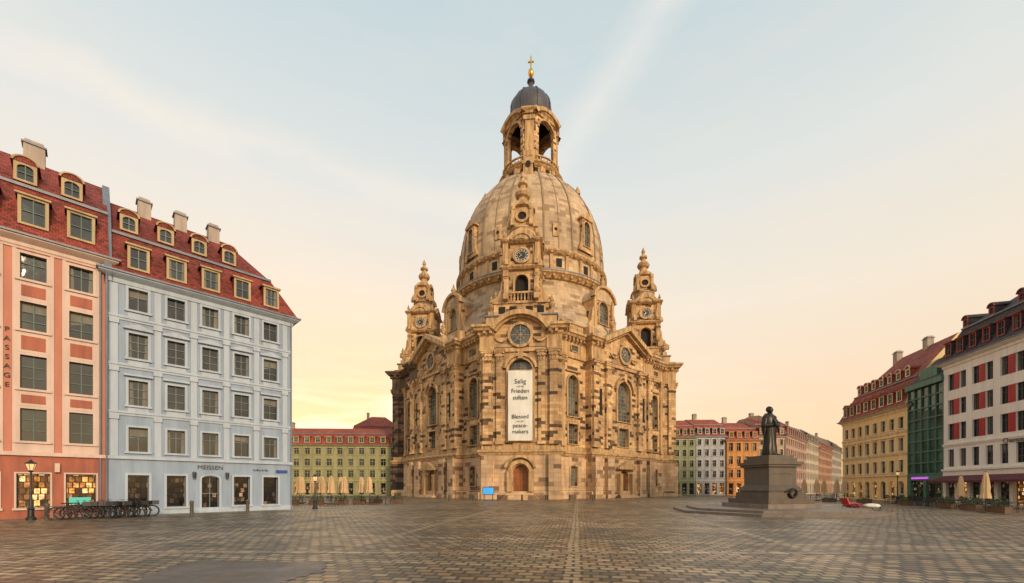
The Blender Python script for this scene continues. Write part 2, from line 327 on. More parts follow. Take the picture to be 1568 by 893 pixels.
for k in range(4):
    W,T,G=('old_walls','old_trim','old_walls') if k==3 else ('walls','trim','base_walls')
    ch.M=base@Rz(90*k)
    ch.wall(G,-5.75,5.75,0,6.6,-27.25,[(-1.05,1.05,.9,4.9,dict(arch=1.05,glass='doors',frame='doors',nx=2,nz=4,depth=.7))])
    for e in (-1,1):
        ch.quad(G,(e*5.75,-27.25,0),(e*5.75,-20,0),(e*5.75,-20,6.6),(e*5.75,-27.25,6.6))
        ch.quad(W,(e*5.55,-27,6.6),(e*5.55,-20,6.6),(e*5.55,-20,24.6),(e*5.55,-27,24.6))
        pil(W,e*4.75,1.25,-27,7.8,21.2,.42); pil(W,e*3.0,.95,-27,7.8,21.2,.28)
        ch.box(G,e*4.75-.8,e*4.75+.8,-27.8,-27.2,0,6.3)
        ch.box(T,e*1.55-.35,e*1.55+.35,-27.75,-27.2,1.1,4.0)
        x0,x1=sorted((e*5.5,e*5.85))
        ch.box(W,x0,x1,-26.9,-26.0,7.8,21.2); ch.box(T,x0-.01,x1+.01,-27.1,-25.9,20.3,21.25)
        swag(T,e*1.9,e*3.6,22.9,-27.3)
    ch.ring(T,0,3.85,1.25,1.75,-27.8,-27.2,0,180,14); ch.ring(T,0,3.95,1.95,2.3,-28.1,-27.2,15,165,14)
    for i in range(5): ch.box('base_walls',-2.0-.3*(4-i)*.5,2.0+.3*(4-i)*.5,-28.0-.35*(4-i),-27.2,i*.18,(i+1)*.18)
    ch.wall(W,-5.55,5.55,6.6,24.3,-27,[(-1.7,1.7,8.2,19.9,dict(arch=1.7,nx=4,nz=11,depth=.5,sur=(T,.35,.2)))])
    ch.ring(T,0,18.2,2.1,2.5,-27.45,-26.95,10,170,16)
    ch.box(T,-.35,.35,-27.5,-27,19.9,21.0); ch.box(T,-3.6,3.6,-27.22,-26.95,20.95,21.5)
    arc=[(4.67*math.cos(rad(a)),21.63+4.5*math.sin(rad(a))) for a in np.linspace(33.4,146.6,16)]
    ch.ext(W,[(-3.9,21.6)]+[(3.9,21.6)]+arc,-27.15,-22)
    ch.ring(T,0,21.63,4.25,4.9,-28.3,-26.9,31,149,20); ch.ring(T,0,21.63,4.0,4.3,-27.7,-26.9,31,149,20)
    oculus(0,23.25,1.45,-27.2,T)
    # stair tower
    ch.box('trim',-5.1,5.1,-26.4,-19,24.6,26.3); ch.box('lead',-5.3,5.3,-26.6,-19,26.3,26.5)
    ch.box('walls',-4.0,4.0,-25.9,-19.5,26.5,28.3); ch.box('trim',-4.2,4.2,-26.1,-19.3,28.3,28.6)
    for e in (-1,1):
        for q in range(2): ch.box('void',e*(1.2+1.6*q)-.5,e*(1.2+1.6*q)+.5,-25.93,-25.8,26.9,27.9)
    ch.box('trim',-2.2,2.2,-25.75,-25.45,29.9,30.15); ch.box('trim',-2.2,2.2,-25.75,-25.45,28.6,28.8)
    for i in range(9): ch.lathe('turned',[(.08,28.8),(.14,29.15),(.07,29.5),(.1,29.9)],6,(-2+.5*i,-25.6))
    for e in (-1,1): urn(e*4.4,-25.6,26.5,.85)
    TW=base@Rz(90*k)@Tr(0,-22.6)@Matrix.Diagonal((1.1,1.1,1,1))
    for j in range(4):
        ch.M=TW@Rz(90*j)
        ch.wall('walls',-2.1,2.1,28.6,33.6,-2.1,[(-.9,.9,29.0,32.9,dict(arch=.9,glass='void',frame=None,depth=.5,sur=('trim',.25,.18)))])
        ch.box('trim',-2.45,-1.75,-2.45,-1.75,28.6,33.6)
        for z in (29.4,30.2,31.0,31.8,32.6): ch.box('walls',-2.5,-1.7,-2.5,-1.7,z,z+.45)
        ch.wall('walls',-2.2,2.2,34.1,37.6,-2.2)
        ch.box('trim',-2.5,-1.8,-2.5,-1.8,34.1,37.6); ch.box('trim',1.5,1.8,-2.3,-2.1,34.1,37.6)
        ch.disk('clock_face',0,35.65,.92,-2.36); ch.ring('trim',0,35.65,.92,1.2,-2.5,-2.15); ch.ring('clock_marks',0,35.65,.82,.9,-2.39,-2.34)
        ch.ring('clock_marks',0,35.65,.58,.62,-2.39,-2.34)
        for h in range(12):
            c,d=math.cos(rad(30*h)),math.sin(rad(30*h)); ch.tube('clock_marks',(c*.63,-2.4,35.65+d*.63),(c*.82,-2.4,35.65+d*.82),.05,n=4)
        ch.tube('gilded_cross',(0,-2.45,35.65),(-.5,-2.45,36.1),.05,n=4); ch.tube('gilded_cross',(0,-2.45,35.65),(-.32,-2.45,35.35),.06,n=4)
        ch.ext('trim',[(-2.8,37.6),(2.8,37.6),(2.8,37.9),(1.9,38.1),(1.2,38.9),(0,39.5),(-1.2,38.9),(-1.9,38.1),(-2.8,37.9)],-2.8,-1.9)
        ch.ring('trim',0,37.2,1.3,1.65,-2.95,-2.2,20,160,10)
        urn(-2.3,-2.3,37.8,.42)
        pts=[(2.1,28.6),(4.0,28.6),(4.0,29.3),(3.2,29.8),(2.8,30.8),(2.7,32.0),(2.1,32.6)]
        ch.ext('trim',pts,-2.3,-1.7); ch.ext('trim',[(-x,z) for x,z in pts],-2.3,-1.7)
        urn(-3.5,-2.0,28.9,.5)
        pts=[(2.2,34.1),(3.0,34.1),(2.9,34.6),(2.5,35.2),(2.45,36.4),(2.2,36.8)]
        ch.ext('trim',pts,-2.2,-1.7); ch.ext('trim',[(-x,z) for x,z in pts],-2.2,-1.7)
        ch.wall('walls',-1.25,1.25,40.4,43.6,-1.25); ch.ring('trim',0,42.1,.6,.95,-1.5,-1.2,n=14); ch.disk('void',0,42.1,.6,-1.3)
        pts=[(1.2,40.4),(2.1,40.4),(2.0,41.2),(1.5,42.0),(1.45,43.1),(1.2,43.6)]
        ch.ext('trim',pts,-1.5,-1.0); ch.ext('trim',[(-x,z) for x,z in pts],-1.5,-1.0)
        ch.ring('trim',0,43.1,1.0,1.35,-1.55,-1.1,0,180,10)
    ch.M=TW
    sq=[(-2.4,-2.4),(2.4,-2.4),(2.4,2.4),(-2.4,2.4)]
    ch.sweep('trim',sq,[(-.4,33.5),(.1,33.6),(.35,33.9),(.35,34.1),(-.4,34.25)],True)
    ch.sweep('trim',sq,[(-.4,37.4),(.1,37.4),(.4,37.6),(.4,37.75),(-.5,37.9)],True)
    ch.lathe('roof_stone',[(2.9,37.8),(2.5,38.7),(1.95,39.4),(1.8,40.0),(2.0,40.2),(2.0,40.4),(1.3,40.45)],24)
    ch.lathe('turned',[(1.3,43.5),(1.75,43.7),(1.75,43.9),(1.2,44.2),(.75,44.9),(.6,45.6),(.95,45.8),(1.1,46.2),(.9,46.7),(.45,47.1),(.4,47.5),(.7,47.7),(.7,48.0),(.35,48.3),(.22,48.7),(.35,48.9),(.3,49.2),(.04,49.9)],20)
    # side with risalit
    ch.M=base@Rz(90*k+45)
    W2,T2,G2=W,T,G
    if k in (2,3): W2,T2,G2='walls','trim','base_walls'
    dr=[(-1.1,1.1,.5,4.5,dict(arch=1.1,glass='doors',frame='doors',nx=2,nz=4,depth=.7))]
    ch.wall(G2,-8.15,8.15,0,6.6,-22.92,dr)
    for e in (-1,1):
        ch.quad(G2,(e*8.15,-22.92,0),(e*8.15,-21,0),(e*8.15,-21,6.6),(e*8.15,-22.92,6.6))
        ch.quad(W2,(e*8,-22.7,6.6),(e*8,-21,6.6),(e*8,-21,24.6),(e*8,-22.7,24.6))
        xa,xb=sorted((e*8.1,e*14.3)); xc=e*10.9
        ch.wall(G2,xa,xb,0,6.6,-21.72,[(xc-.75,xc+.75,1.9,4.9,dict(arch=.3,nx=3,nz=5,sur=(T2,.25,.12)))],depth=.5)
        xa,xb=sorted((e*8,e*14.2))
        ch.wall(W2,xa,xb,6.6,24.6,-21.5,[(xc-1.1,xc+1.1,12.3,18.5,dict(arch=1.1,nx=4,nz=9,sur=(T2,.3,.18))),(xc-1.0,xc+1.0,8.2,11.2,dict(nx=4,nz=4,sur=(T2,.25,.15)))],depth=.6)
        ch.box(T2,xc-1.6,xc+1.6,-21.85,-21.4,18.95,19.15)
        ch.wall(W2,xc-.9,xc+.9,21.9,22.9,-21.95,[(xc-.7,xc+.7,22.0,22.8,dict(nx=4,nz=1))],depth=.15)
        pil(W2,e*7.25,1.25,-22.7,7.8,21.2,.42); pil(W2,e*4.3,1.15,-22.7,7.8,21.2,.42)
        ch.box(G2,e*7.25-.85,e*7.25+.85,-23.6,-22.8,0,6.3); ch.box(G2,e*4.3-.85,e*4.3+.85,-23.6,-22.8,0,6.3)
        ch.box('void',e*5.78-.3,e*5.78+.3,-22.74,-22.6,13,17); ch.box(T2,e*5.78-.4,e*5.78+.4,-22.8,-22.6,17,17.4)
        pil(T2,e*13.1,.7,-21.5,7.8,21.2,.25)
        ch.box(T2,e*1.65-.35,e*1.65+.35,-23.6,-22.85,.3,3.9)
        ch.box('trim',*sorted((e*8.3,e*13.0)),-21.3,-20.9,24.7,26.3); ch.box('trim',*sorted((e*8.2,e*13.1)),-21.45,-20.8,26.3,26.5)
        for i in range(3): ch.box('walls',e*10.6-1.9+i*1.5-.15,e*10.6-1.9+i*1.5+.75,-21.38,-21.25,25.0,26.1)
        ch.box('trim',*sorted((e*6.2,e*8.1)),-22.3,-20.8,24.8,26.4)
        swag(T2,e*1.7,e*3.6,22.9,-23.0)
    ch.ext(T2,[(-2.4,4.6),(2.4,4.6),(2.4,4.85),(0,6.0),(-2.4,4.85)],-23.8,-22.8)
    for i in range(3): ch.box('base_walls',-2.2-.3*(2-i),2.2+.3*(2-i),-23.7-.35*(2-i),-22.8,i*.17,(i+1)*.17)
    ch.wall(W2,-8,8,6.6,24.3,-22.7,[(-1.7,1.7,12.4,18.9,dict(arch=1.7,nx=4,nz=10,sur=(T2,.35,.22))),(-1.3,1.3,8.3,11.3,dict(nx=4,nz=5,sur=(T2,.25,.15)))],depth=.6)
    ch.ring(T2,0,17.3,2.2,2.5,-23.2,-22.65,5,175,16); ch.box(T2,-.3,.3,-23.25,-22.7,18.9,20.2); ch.box(T2,-3.5,3.5,-22.95,-22.6,20.9,21.4)
    ch.ext(W2,[(-5.5,21.5),(5.5,21.5),(5.5,24.2),(0,27.3),(-5.5,24.2)],-22.88,-18.5)
    ch.ext(T2,[(-6.3,23.95),(0,27.0),(6.3,23.95),(6.3,24.65),(0,27.85),(-6.3,24.65)],-24.15,-20.5)
    ch.ext(T2,[(-5.9,23.75),(0,26.65),(5.9,23.75),(5.9,24.1),(0,27.1),(-5.9,24.1)],-23.6,-22.5)
    oculus(0,23.3,1.25,-22.9,T2); urn(0,-20.6,27.3,1.0)
    # roof dormer gable
    ch.wall('walls',-2.6,2.6,27.5,34.0,-18.6,[(-1.2,1.2,29.6,33.4,dict(arch=1.2,nx=4,nz=7,depth=.4,sur=('trim',.25,.15)))])
    for e in (-1,1):
        ch.quad('walls',(e*2.6,-18.6,27),(e*2.6,-13,27),(e*2.6,-13,34),(e*2.6,-18.6,34))
        ch.box('trim',e*2.3-.35,e*2.3+.35,-18.9,-18.5,27.5,34)
        ch.ext('trim',[(e*2.6,27.5),(e*4.6,27.5),(e*4.3,28.6),(e*3.3,29.6),(e*3.0,31.5),(e*2.6,32.2)],-18.8,-18.0)
    ch.ring('trim',0,33.1,2.7,3.15,-19.2,-18.3,12,168,14,.95)
    arc=[(2.8*math.cos(rad(a)),33.1+2.65*math.sin(rad(a))) for a in np.linspace(12,168,14)]
    ch.ext('roof_stone',[(-2.7,33.4),(2.7,33.4)]+arc,-18.75,-12.5)
    ch.lathe('turned',[(.4,35.9),(.3,36.3),(.5,36.8),(.25,37.2),(.05,37.9)],10,(0,-18.5))
    # dome windows + upper lucarnes
    ch.wall('walls',-1.15,1.15,43.7,49.6,-14.9,[(-.75,.75,44.6,49.0,dict(arch=.75,nx=3,nz=6,depth=.3,sur=('trim',.2,.14)))])
    for e in (-1,1):
        ch.quad('walls',(e*1.15,-14.9,43.7),(e*1.15,-12.5,43.7),(e*1.15,-12.5,49.6),(e*1.15,-14.9,49.6))
        ch.ext('trim',[(e*1.15,43.7),(e*2.0,43.7),(e*1.8,44.5),(e*1.4,45.2),(e*1.3,46.8),(e*1.15,47.2)],-14.9,-14.0)
    ch.ext('trim',[(-1.5,49.4),(1.5,49.4),(1.5,49.7),(0,50.7),(-1.5,49.7)],-15.15,-12.0)
    ch.M=base@Rz(90*k)
    ch.box('trim',-.9,.9,-9.9,-7,58.6,60.9); ch.ring('trim',0,60.9,.5,1.15,-10.0,-7.5,0,180,12); ch.disk('void',0,60.7,.5,-10.02)
    ch.lathe('turned',[(.3,62.0),(.4,62.4),(.05,63.1)],8,(0,-9.5))
    for e in (-1,1):
        ch.M=base@Rz(90*k+e*20)
        ch.box('trim',-.5,.5,-14.75,-13,45.0,47.2)
        ch.disk('void',0,46.2,.3,-14.77)
ch.M=base
ch.lathe('roof_stone',[(21.2,24.9),(20.6,26.4),(19.2,28.5),(17.6,31),(16.5,33.3),(15.8,35.6),(15.5,37.2)],96)
ch.lathe('turned',[(15.4,37.0),(15.9,37.1),(16.1,37.5),(16.6,37.8),(16.6,38.1),(15.3,38.4)],96)
ch.lathe('lead_rings',[(16.65,38.1),(16.65,38.3),(15.2,38.75)],96)
ch.lathe('dome',[(15.2,38.4),(15.2,39.0),(14.7,39.2),(14.6,41.9)],128)
ch.lathe('turned',[(14.6,41.7),(15.0,41.9),(15.3,42.3),(15.3,42.6),(14.6,42.8)],96)
D=[(14.6,42.6),(14.55,45),(14.3,48.4),(13.8,51.2),(13.0,53.7),(12.1,55.6),(11.0,57.4),(9.9,58.9),(8.7,60.3),(7.5,61.2),(6.4,61.8)]
ch.lathe('dome',D,128)
for i in range(32):
    ch.M=base@Rz(360/32*i+5.6)
    ch.box('trim',-.28,.28,-14.95,-14.5,39.1,41.8)
    if i%2: ch.box('void',-.5+1.43,.5+1.43,-14.7,-14.45,39.8,41.2)
for i in range(64):
    ch.M=base@Rz(360/64*i); ch.box('trim',-.2,.2,-16.5,-15.6,37.2,37.6); ch.box('trim',-.2,.2,-15.25,-14.8,41.85,42.15)
def rib(ang,w,o):
    ch.M=base@Rz(ang)
    for j in range(len(D)-1):
        (r0,z0),(r1,z1)=D[j],D[j+1]; w0,w1=w*(.35+.65*r0/14.6),w*(.35+.65*r1/14.6)
        ch.add('dome_ribs',[(-w0,-r0-o,z0),(w0,-r0-o,z0),(w1,-r1-o,z1),(-w1,-r1-o,z1),(-w0,-r0+.3,z0),(w0,-r0+.3,z0),(w1,-r1+.3,z1),(-w1,-r1+.3,z1)],[(0,1,2,3),(0,4,7,3),(1,5,6,2)])
for i in range(8):
    rib(45*i+12,.13,.16); rib(45*i-12,.13,.16); rib(45*i+22.5,.06,.08)
# lantern
ch.M=base
ch.lathe('turned',[(6.3,61.3),(6.6,61.5),(6.7,61.9),(6.3,62.1),(6.3,63.1),(6.6,63.25),(6.75,63.5),(5.7,63.7)],64)
ch.lathe('turned',[(5.6,63.6),(5.5,64.4),(5.9,64.6),(6.0,64.85),(4.5,64.95)],64)
for i in range(16):
    ch.M=base@Rz(22.5*i); ch.box('trim',-.3,.3,-6.6,-5.2,62.1,63.1)
    ch.M=base@Rz(22.5*i+11.25); ch.box('void',-.45,.45,-6.36,-6.1,62.3,62.95)
for i in range(48):
    ch.M=base@Rz(7.5*i); ch.box('trim',-.08,.08,-5.75,-5.6,64.9,65.7)
ch.M=base; ch.lathe('turned',[(5.5,65.65),(5.85,65.65),(5.85,65.85),(5.5,65.85)],48)
for k in range(4):
    ch.M=base@Rz(90*k+45)
    ch.wall('lantern_stone',-2.83,2.83,64.9,74.7,-4.52,[(-2.0,2.0,64.95,73.9,dict(arch=2.0,glass=None,frame=None))],back=.7)
    ch.ring('trim',0,71.9,2.0,2.35,-4.75,-4.4,0,180,16)
    ch.ring('trim',0,71.3,3.9,4.6,-5.4,-3.6,42,138,14)
    ch.M=base@Rz(90*k)
    ch.box('lantern_stone',-1.25,1.25,-5.2,-4.2,64.9,74.7); ch.box('trim',-.85,.85,-5.5,-5.1,65,73.6)
    ch.box('trim',-1.1,1.1,-5.7,-5,72.8,73.6); ch.box('trim',-1.15,1.15,-5.75,-5,65.0,66.8)
ch.M=base
oc=[]
for k in range(4): oc+=[rot2((-1.2,-5.2),90*k),rot2((1.2,-5.2),90*k)]
ch.sweep('trim',oc,[(-.9,74.2),(.25,74.2),(.35,74.6),(.65,74.9),(.65,75.2),(-.6,75.6)],True)
cp=[(4.9,75.4),(4.35,76.2),(4.2,77.0),(4.3,78.2),(4.3,79.2),(4.05,80.2),(3.5,81.2),(2.7,81.9),(1.8,82.5),(1.0,83.0),(.55,83.8),(.45,85.0),(.8,85.3),(.75,85.6),(.35,86.0),(.25,86.7)]
ch.lathe('cap',cp,16,off=5)
for i in range(8):
    ch.M=base@Rz(45*i+22.5)
    for (r0,z0),(r1,z1) in zip(cp[1:10],cp[2:11]): ch.tube('cap',(r0,0,z0),(r1,0,z1),.13,n=5)
ch.M=base
ch.lathe('gilded_cross',[(.2,86.4),(.5,86.7),(.62,87.2),(.5,87.7),(.2,87.9),(.15,88.2)],16)
ch.box('gilded_cross',-.13,.13,-.13,.13,88.0,90.7); ch.box('gilded_cross',-.6,.6,-.12,.12,89.4,89.65)
for i in range(8): ch.tube('gilded_cross',(0,0,89.52),(.55*math.cos(i*.785+.39),0,89.52+.55*math.sin(i*.785+.39)),.05,.02,4)
# banner
nb=10; vs=[];fs=[]
for i in range(nb+1):
    for j in range(9): vs.append((-1.72+3.44*j/8,-27.6-.04*math.sin(i*1.3+j*.7),8.3+9.85*i/nb))
for i in range(nb):
    for j in range(8): fs.append((i*9+j,i*9+j+1,(i+1)*9+j+1,(i+1)*9+j))
ch.add('banner',vs,fs)
ch.tube('trim',(-1.8,-27.6,18.2),(1.8,-27.6,18.2),.05); ch.tube('trim',(-1.8,-27.6,8.25),(1.8,-27.6,8.25),.05)
for t,s_,z in (('Selig',.92,16.3),('sind die',.34,15.8),('Frieden',.84,15.0),('stiften',.84,14.05),('Blessed',.8,11.4),('are the',.34,10.9),('peace-',.8,10.15),('makers',.8,9.3)):
    ch.text(t,M_ink,s_,Tr(0,-27.68,z),'banner_text',extrude=0)
ch.finish()
# ------------------------------------------------------------------ generic town house
def tiles(name,c): return masonry(name,sc(c,.8)[:3],sc(c,1.25)[:3],sc(c,.5)[:3],.22,.17,.012,.08,.3,.75,.7)
M_red=tiles('red_roof_tiles',(.27,.048,.03)); M_red2=tiles('orange_roof_tiles',(.40,.085,.045)); M_darkroof=tiles('slate_roof',(.07,.055,.06))
M_chim=plain('chimney_render',(.42,.35,.30),.8)
def house(name,O,ang,W,D,eave,wallm,trimm,rows,cols,ww,roof,dormers=(),ground=None,ground_mat=None,gh=3.5,bands=(),chim=(),frame=(.25,.27,.25),sur=True,over=.45,dorm_mat=None,glass=None,nx=2,nz=2,tt=.05):
    b=B(name,Tr(O[0],O[1])@Rz(ang))
    b.parts(walls=wallm,trim=trimm,ground_floor=ground_mat or wallm,glass=glass or M_glass,frames=plain(name+'_frames',frame,.5,var=.05),shop=M_shop,roof=roof['mat'],
        flashing=M_lead,dormer_wall=dorm_mat or trimm,dormer_roof=roof.get('dm',roof['mat']),chimney=M_chim,lit_shop=M_lit,curtains=M_curt)
    ops=[]
    for i,r in enumerate(rows):
        for x in cols:
            ops.append((x-ww/2,x+ww/2,r[0],r[1],dict(nx=nx,nz=r[3] if len(r)>3 else nz,t=tt,transom=(len(r)>3 and r[3]==2),sur=('trim',.13,.06) if sur else None,hood=r[2] if len(r)>2 else None)))
    z0=gh if ground is not None else 0
    b.wall('walls',0,W,z0,eave,0,ops,depth=.22)
    if ground is not None:
        b.wall('ground_floor',0,W,0,gh,-.06,ground,depth=.35,glass='shop')
        b.box('trim',-.02,W+.02,-.2,.05,gh-.06,gh+.14)
    b.quad('walls',(0,0,0),(0,D,0),(0,D,eave),(0,0,eave)); b.quad('walls',(W,0,0),(W,D,0),(W,D,eave),(W,0,eave)); b.quad('walls',(0,D,0),(W,D,0),(W,D,eave),(0,D,eave))
    for z in bands: b.box('trim',0,W,-.13,.03,z,z+.14); b.box('trim',0,W,-.07,.03,z-.14,z)
    path=[(0,D),(0,0),(W,0),(W,D)]
    b.sweep('trim',path,[(0,eave-.55),(.08,eave-.55),(.1,eave-.3),(over*.6,eave-.2),(over,eave-.08),(over,eave),(-.3,eave+.04)])
    b.sweep('flashing',path,[(over,eave-.02),(over+.1,eave),(over+.1,eave+.1),(over-.1,eave+.08)])
    z1,i1,z2,i2=roof['z1'],roof['i1'],roof['z2'],roof['i2']; hl,hr=roof.get('hl',0),roof.get('hr',0); e=over-.05
    R0=[(-e*hl,-e),(W+e*hr,-e),(W+e*hr,D+e),(-e*hl,D+e)]
    R1=[(i1*hl,i1),(W-i1*hr,i1),(W-i1*hr,D-i1),(i1*hl,D-i1)]
    R2=[(i2*hl,i2),(W-i2*hr,i2),(W-i2*hr,D-i2),(i2*hl,D-i2)]
    for A_,za,B_,zb in ((R0,eave+.03,R1,z1),(R1,z1,R2,z2)):
        for i in range(4):
            p,q,r,s_=A_[i],A_[(i+1)%4],B_[(i+1)%4],B_[i]
            b.quad('roof' if (i%2==0 or (i==1 and hr) or (i==3 and hl)) else 'walls',(p[0],p[1],za),(q[0],q[1],za),(r[0],r[1],zb),(s_[0],s_[1],zb))
    b.quad('roof',*[(p[0],p[1],z2) for p in R2])
    b.box('flashing',i1*hl,W-i1*hr,i1-.14,i1+.06,z1-.06,z1+.1)
    for (xs,za,zb,w,kind) in dormers:
        up=za>=z1-.3
        if up: yf=i1+(i2-i1)*max(0,(za-z1))/(z2-z1)-.12
        else: yf=-e+(i1+e)*(za-eave)/(z1-eave)-.1
        for x in xs:
            dep=3.0 if not up else 2.6
            b.wall('dormer_wall',x-w/2,x+w/2,za,zb,yf,[(x-w/2+.13,x+w/2-.13,za+.12,zb-.12,dict(nx=2,nz=2,t=tt,arch=.22 if kind=='arch' else 0))],depth=.12)
            for sgn in (-1,1): b.quad('roof',(x+sgn*w/2,yf+.01,za),(x+sgn*w/2,yf+dep,za),(x+sgn*w/2,yf+dep,zb),(x+sgn*w/2,yf+.01,zb))
            if kind=='arch':
                arc=[((w/2+.12)*math.cos(rad(a))+x,zb-.02+.42*math.sin(rad(a))) for a in np.linspace(0,180,10)]
                b.ext('dormer_roof',arc,yf-.02,yf+dep); b.ring('dormer_wall',x,zb-.02,w/2,w/2+.1,yf-.1,yf+.05,0,180,10,.9 if w<.8 else .75)
            elif kind=='gable':
                b.ext('dormer_roof',[(x-w/2-.12,zb),(x+w/2+.12,zb),(x,zb+.5)],yf-.1,yf+dep)
            else:
                b.ext('dormer_wall',[(x-w/2-.1,zb),(x+w/2+.1,zb),(x+w/2+.1,zb+.1),(x-w/2-.1,zb+.1)],yf-.12,yf+.1)
                b.add('dormer_roof',[(x-w/2-.1,yf-.1,zb+.12),(x+w/2+.1,yf-.1,zb+.12),(x+w/2+.1,yf+dep,zb+.5),(x-w/2-.1,yf+dep,zb+.5),(x-w/2-.1,yf-.1,zb+.05),(x+w/2+.1,yf-.1,zb+.05),(x+w/2+.1,yf+dep,zb),(x-w/2-.1,yf+dep,zb)],[(0,1,2,3),(0,4,7,3),(1,5,6,2)])
    for (x,y,zt,w) in chim:
        b.box('chimney',x-w/2,x+w/2,y-.35,y+.35,z1,zt); b.box('flashing',x-w/2-.08,x+w/2+.08,y-.43,y+.43,zt,zt+.1)
        b.box('chimney',x-w/2+.05,x+w/2-.05,y-.3,y+.3,zt+.1,zt+.3)
    return b
LA=45.65; LO=(-24.6,25.4)
# blue house
M_blue=plain('pale_blue_render',(.275,.345,.455),.8,var=.08,scale=.6,streak=.07,bump=.15)
cols=[1.36,3.24,5.1,6.98,8.86]
gr=[(x-.5,x+.5,.12 if i==2 else .45,2.5,dict(nx=2 if i==2 else 1,nz=2 if i==2 else 1,t=.06,arch=.2 if i==2 else 0,sur=('white_frame',.13,.08))) for i,x in enumerate(cols)]
M_cream=plain('cream_dormer',(.47,.34,.18),.7,var=.08)
b=house('pale_blue_town_house',LO,LA,10.35,11,14.9,M_blue,M_bluet,[(3.98,5.5,None,2),(6.88,8.45,'flat',3),(9.85,11.4,'tri',3),(12.85,14.2,None,2)],cols,.92,
    dict(mat=M_red,z1=17.9,i1=1.15,z2=20.9,i2=3.6,hr=1,dm=M_red),dormers=[(cols[:5],15.35,16.8,1.05,'flat'),([1.0,2.85,4.7,6.5],18.35,19.4,.88,'arch')],
    ground=gr,gh=3.55,bands=(6.35,9.3,12.25),chim=[(1.9,3.6,21.6,.7),(3.9,3.6,21.6,.7),(5.9,3.6,21.6,.7)],dorm_mat=M_cream,frame=(.14,.17,.17),tt=.04)
for x in [.25,2.3,4.17,6.04,7.92,9.85]:
    b.box('trim',x-.17,x+.17,-.09,.02,3.7,14.3)
    for z in (6.2,9.15,12.1): b.box('trim',x-.22,x+.22,-.16,.02,z-.25,z)
for x in cols:
    b.box('trim',x-.5,x+.5,-.05,.01,9.45,9.68); b.box('trim',x-.5,x+.5,-.05,.01,6.5,6.72); b.box('trim',x-.5,x+.5,-.05,.01,12.4,12.68)
b.box('trim',-.01,10.37,-.12,-.05,0,.35)
b.tube('flashing',(-.08,-.16,0),(-.08,-.16,14.8),.06); b.tube('flashing',(10.3,-.12,0),(10.3,-.12,14.8),.05)
b.text('MEISSEN',M_ink,.4,Tr(5.1,-.12,2.98)); b.text('Kaffee & Bar',M_ink,.2,Tr(8.2,-.12,2.95))
b.part('party_parapet',M_lead)
b.add('party_parapet',[(-.2,-.5,14.9),(.15,-.5,14.9),(.15,1.1,18.6),(-.2,1.1,18.6),(-.2,4,22.1),(.15,4,22.1),(-.2,9,20),(.15,9,20),(-.2,0,14),(.15,0,14),(-.2,9,14),(.15,9,14)],
   [(0,1,2,3),(3,2,5,4),(4,5,7,6),(0,3,4,6,10,8),(1,2,5,7,11,9)])
b.part('street_sign',plain('sign_blue',(.02,.06,.3),.4)); b.box('street_sign',9.2,10.0,-.2,-.16,2.85,3.05)
b.part('wall_lamps',M_black)
for x in (4.17,6.04): b.tube('wall_lamps',(x,-.3,2.35),(x,-.3,2.75),.09,.12,6); b.tube('wall_lamps',(x,-.05,2.8),(x,-.3,2.8),.02,n=4)
b.finish()
# pink house
M_pink=plain('salmon_render',(.50,.20,.135),.8,var=.08,scale=.6,streak=.07,bump=.15); M_pinkt=plain('pale_pink_trim',(.60,.45,.385),.75,var=.06,streak=.06); M_terr=plain('terracotta_render',(.38,.12,.075),.8,var=.12)
PW=14.0; pc=[PW-1.15-1.85*i for i in range(7)]
T0=Tr(*LO)@Rz(LA)@Tr(-PW,0); po=T0.translation
gr=[(x-.62,x+.62,.6,2.5,dict(nx=1,nz=1,sur=('trim',.08,.05),glass='lit_shop')) for i,x in enumerate(pc)]
b=house('salmon_pink_town_house',(po[0],po[1]),LA,PW,11,15.5,M_pink,M_pinkt,[(4.3,6.1,None,3),(7.2,9.05,None,3),(10.45,12.0,None,3),(13.25,14.65,None,2)],pc,.98,
    dict(mat=M_red,z1=18.9,i1=1.2,z2=22.0,i2=4.2),dormers=[(pc,16.2,17.8,1.15,'flat'),([x-.4 for x in pc],19.3,20.4,.9,'arch')],ground=gr,gh=3.55,ground_mat=M_terr,bands=(15.0,),chim=[(PW-3.2,4.2,22.9,.9),(PW-8,4.2,22.9,.9)],dorm_mat=M_cream,frame=(.05,.11,.085),tt=.045)
for x in pc:
    for e in (-1,1):
        for z0,z1 in ((4.18,6.24),(7.06,9.19),(10.31,12.14),(13.11,14.9)): b.box('trim',x+e*.69-.075,x+e*.69+.075,-.045,.01,z0,z1)
    for z0,z1 in ((6.24,7.06),(9.19,10.31),(12.14,13.11),(3.7,4.16)):
        b.box('trim',x-.765,x+.765,-.045,.01,z0,z1)
        if z1-z0>.6: b.box('ground_floor',x-.45,x+.45,-.07,-.04,z0+.16,z1-.2)
for i,c in enumerate('PASSAGE'): b.text(c,M_ink,.36,Tr(PW-3.95,-.05,10.2-i*.5))
b.tube('flashing',(PW-.35,-.12,0),(PW-.35,-.12,15.3),.05)
for x in (PW-2.1,PW-5): b.box('trim',x-.1,x+.1,-.3,-.06,2.6,3.1)
b.part('poster',plain('teal_screen',(.05,.3,.25),.4,emis=((.1,.8,.6),.4))); b.box('poster',PW-1.65,PW-.75,-.13,-.1,.75,1.15)
b.finish()
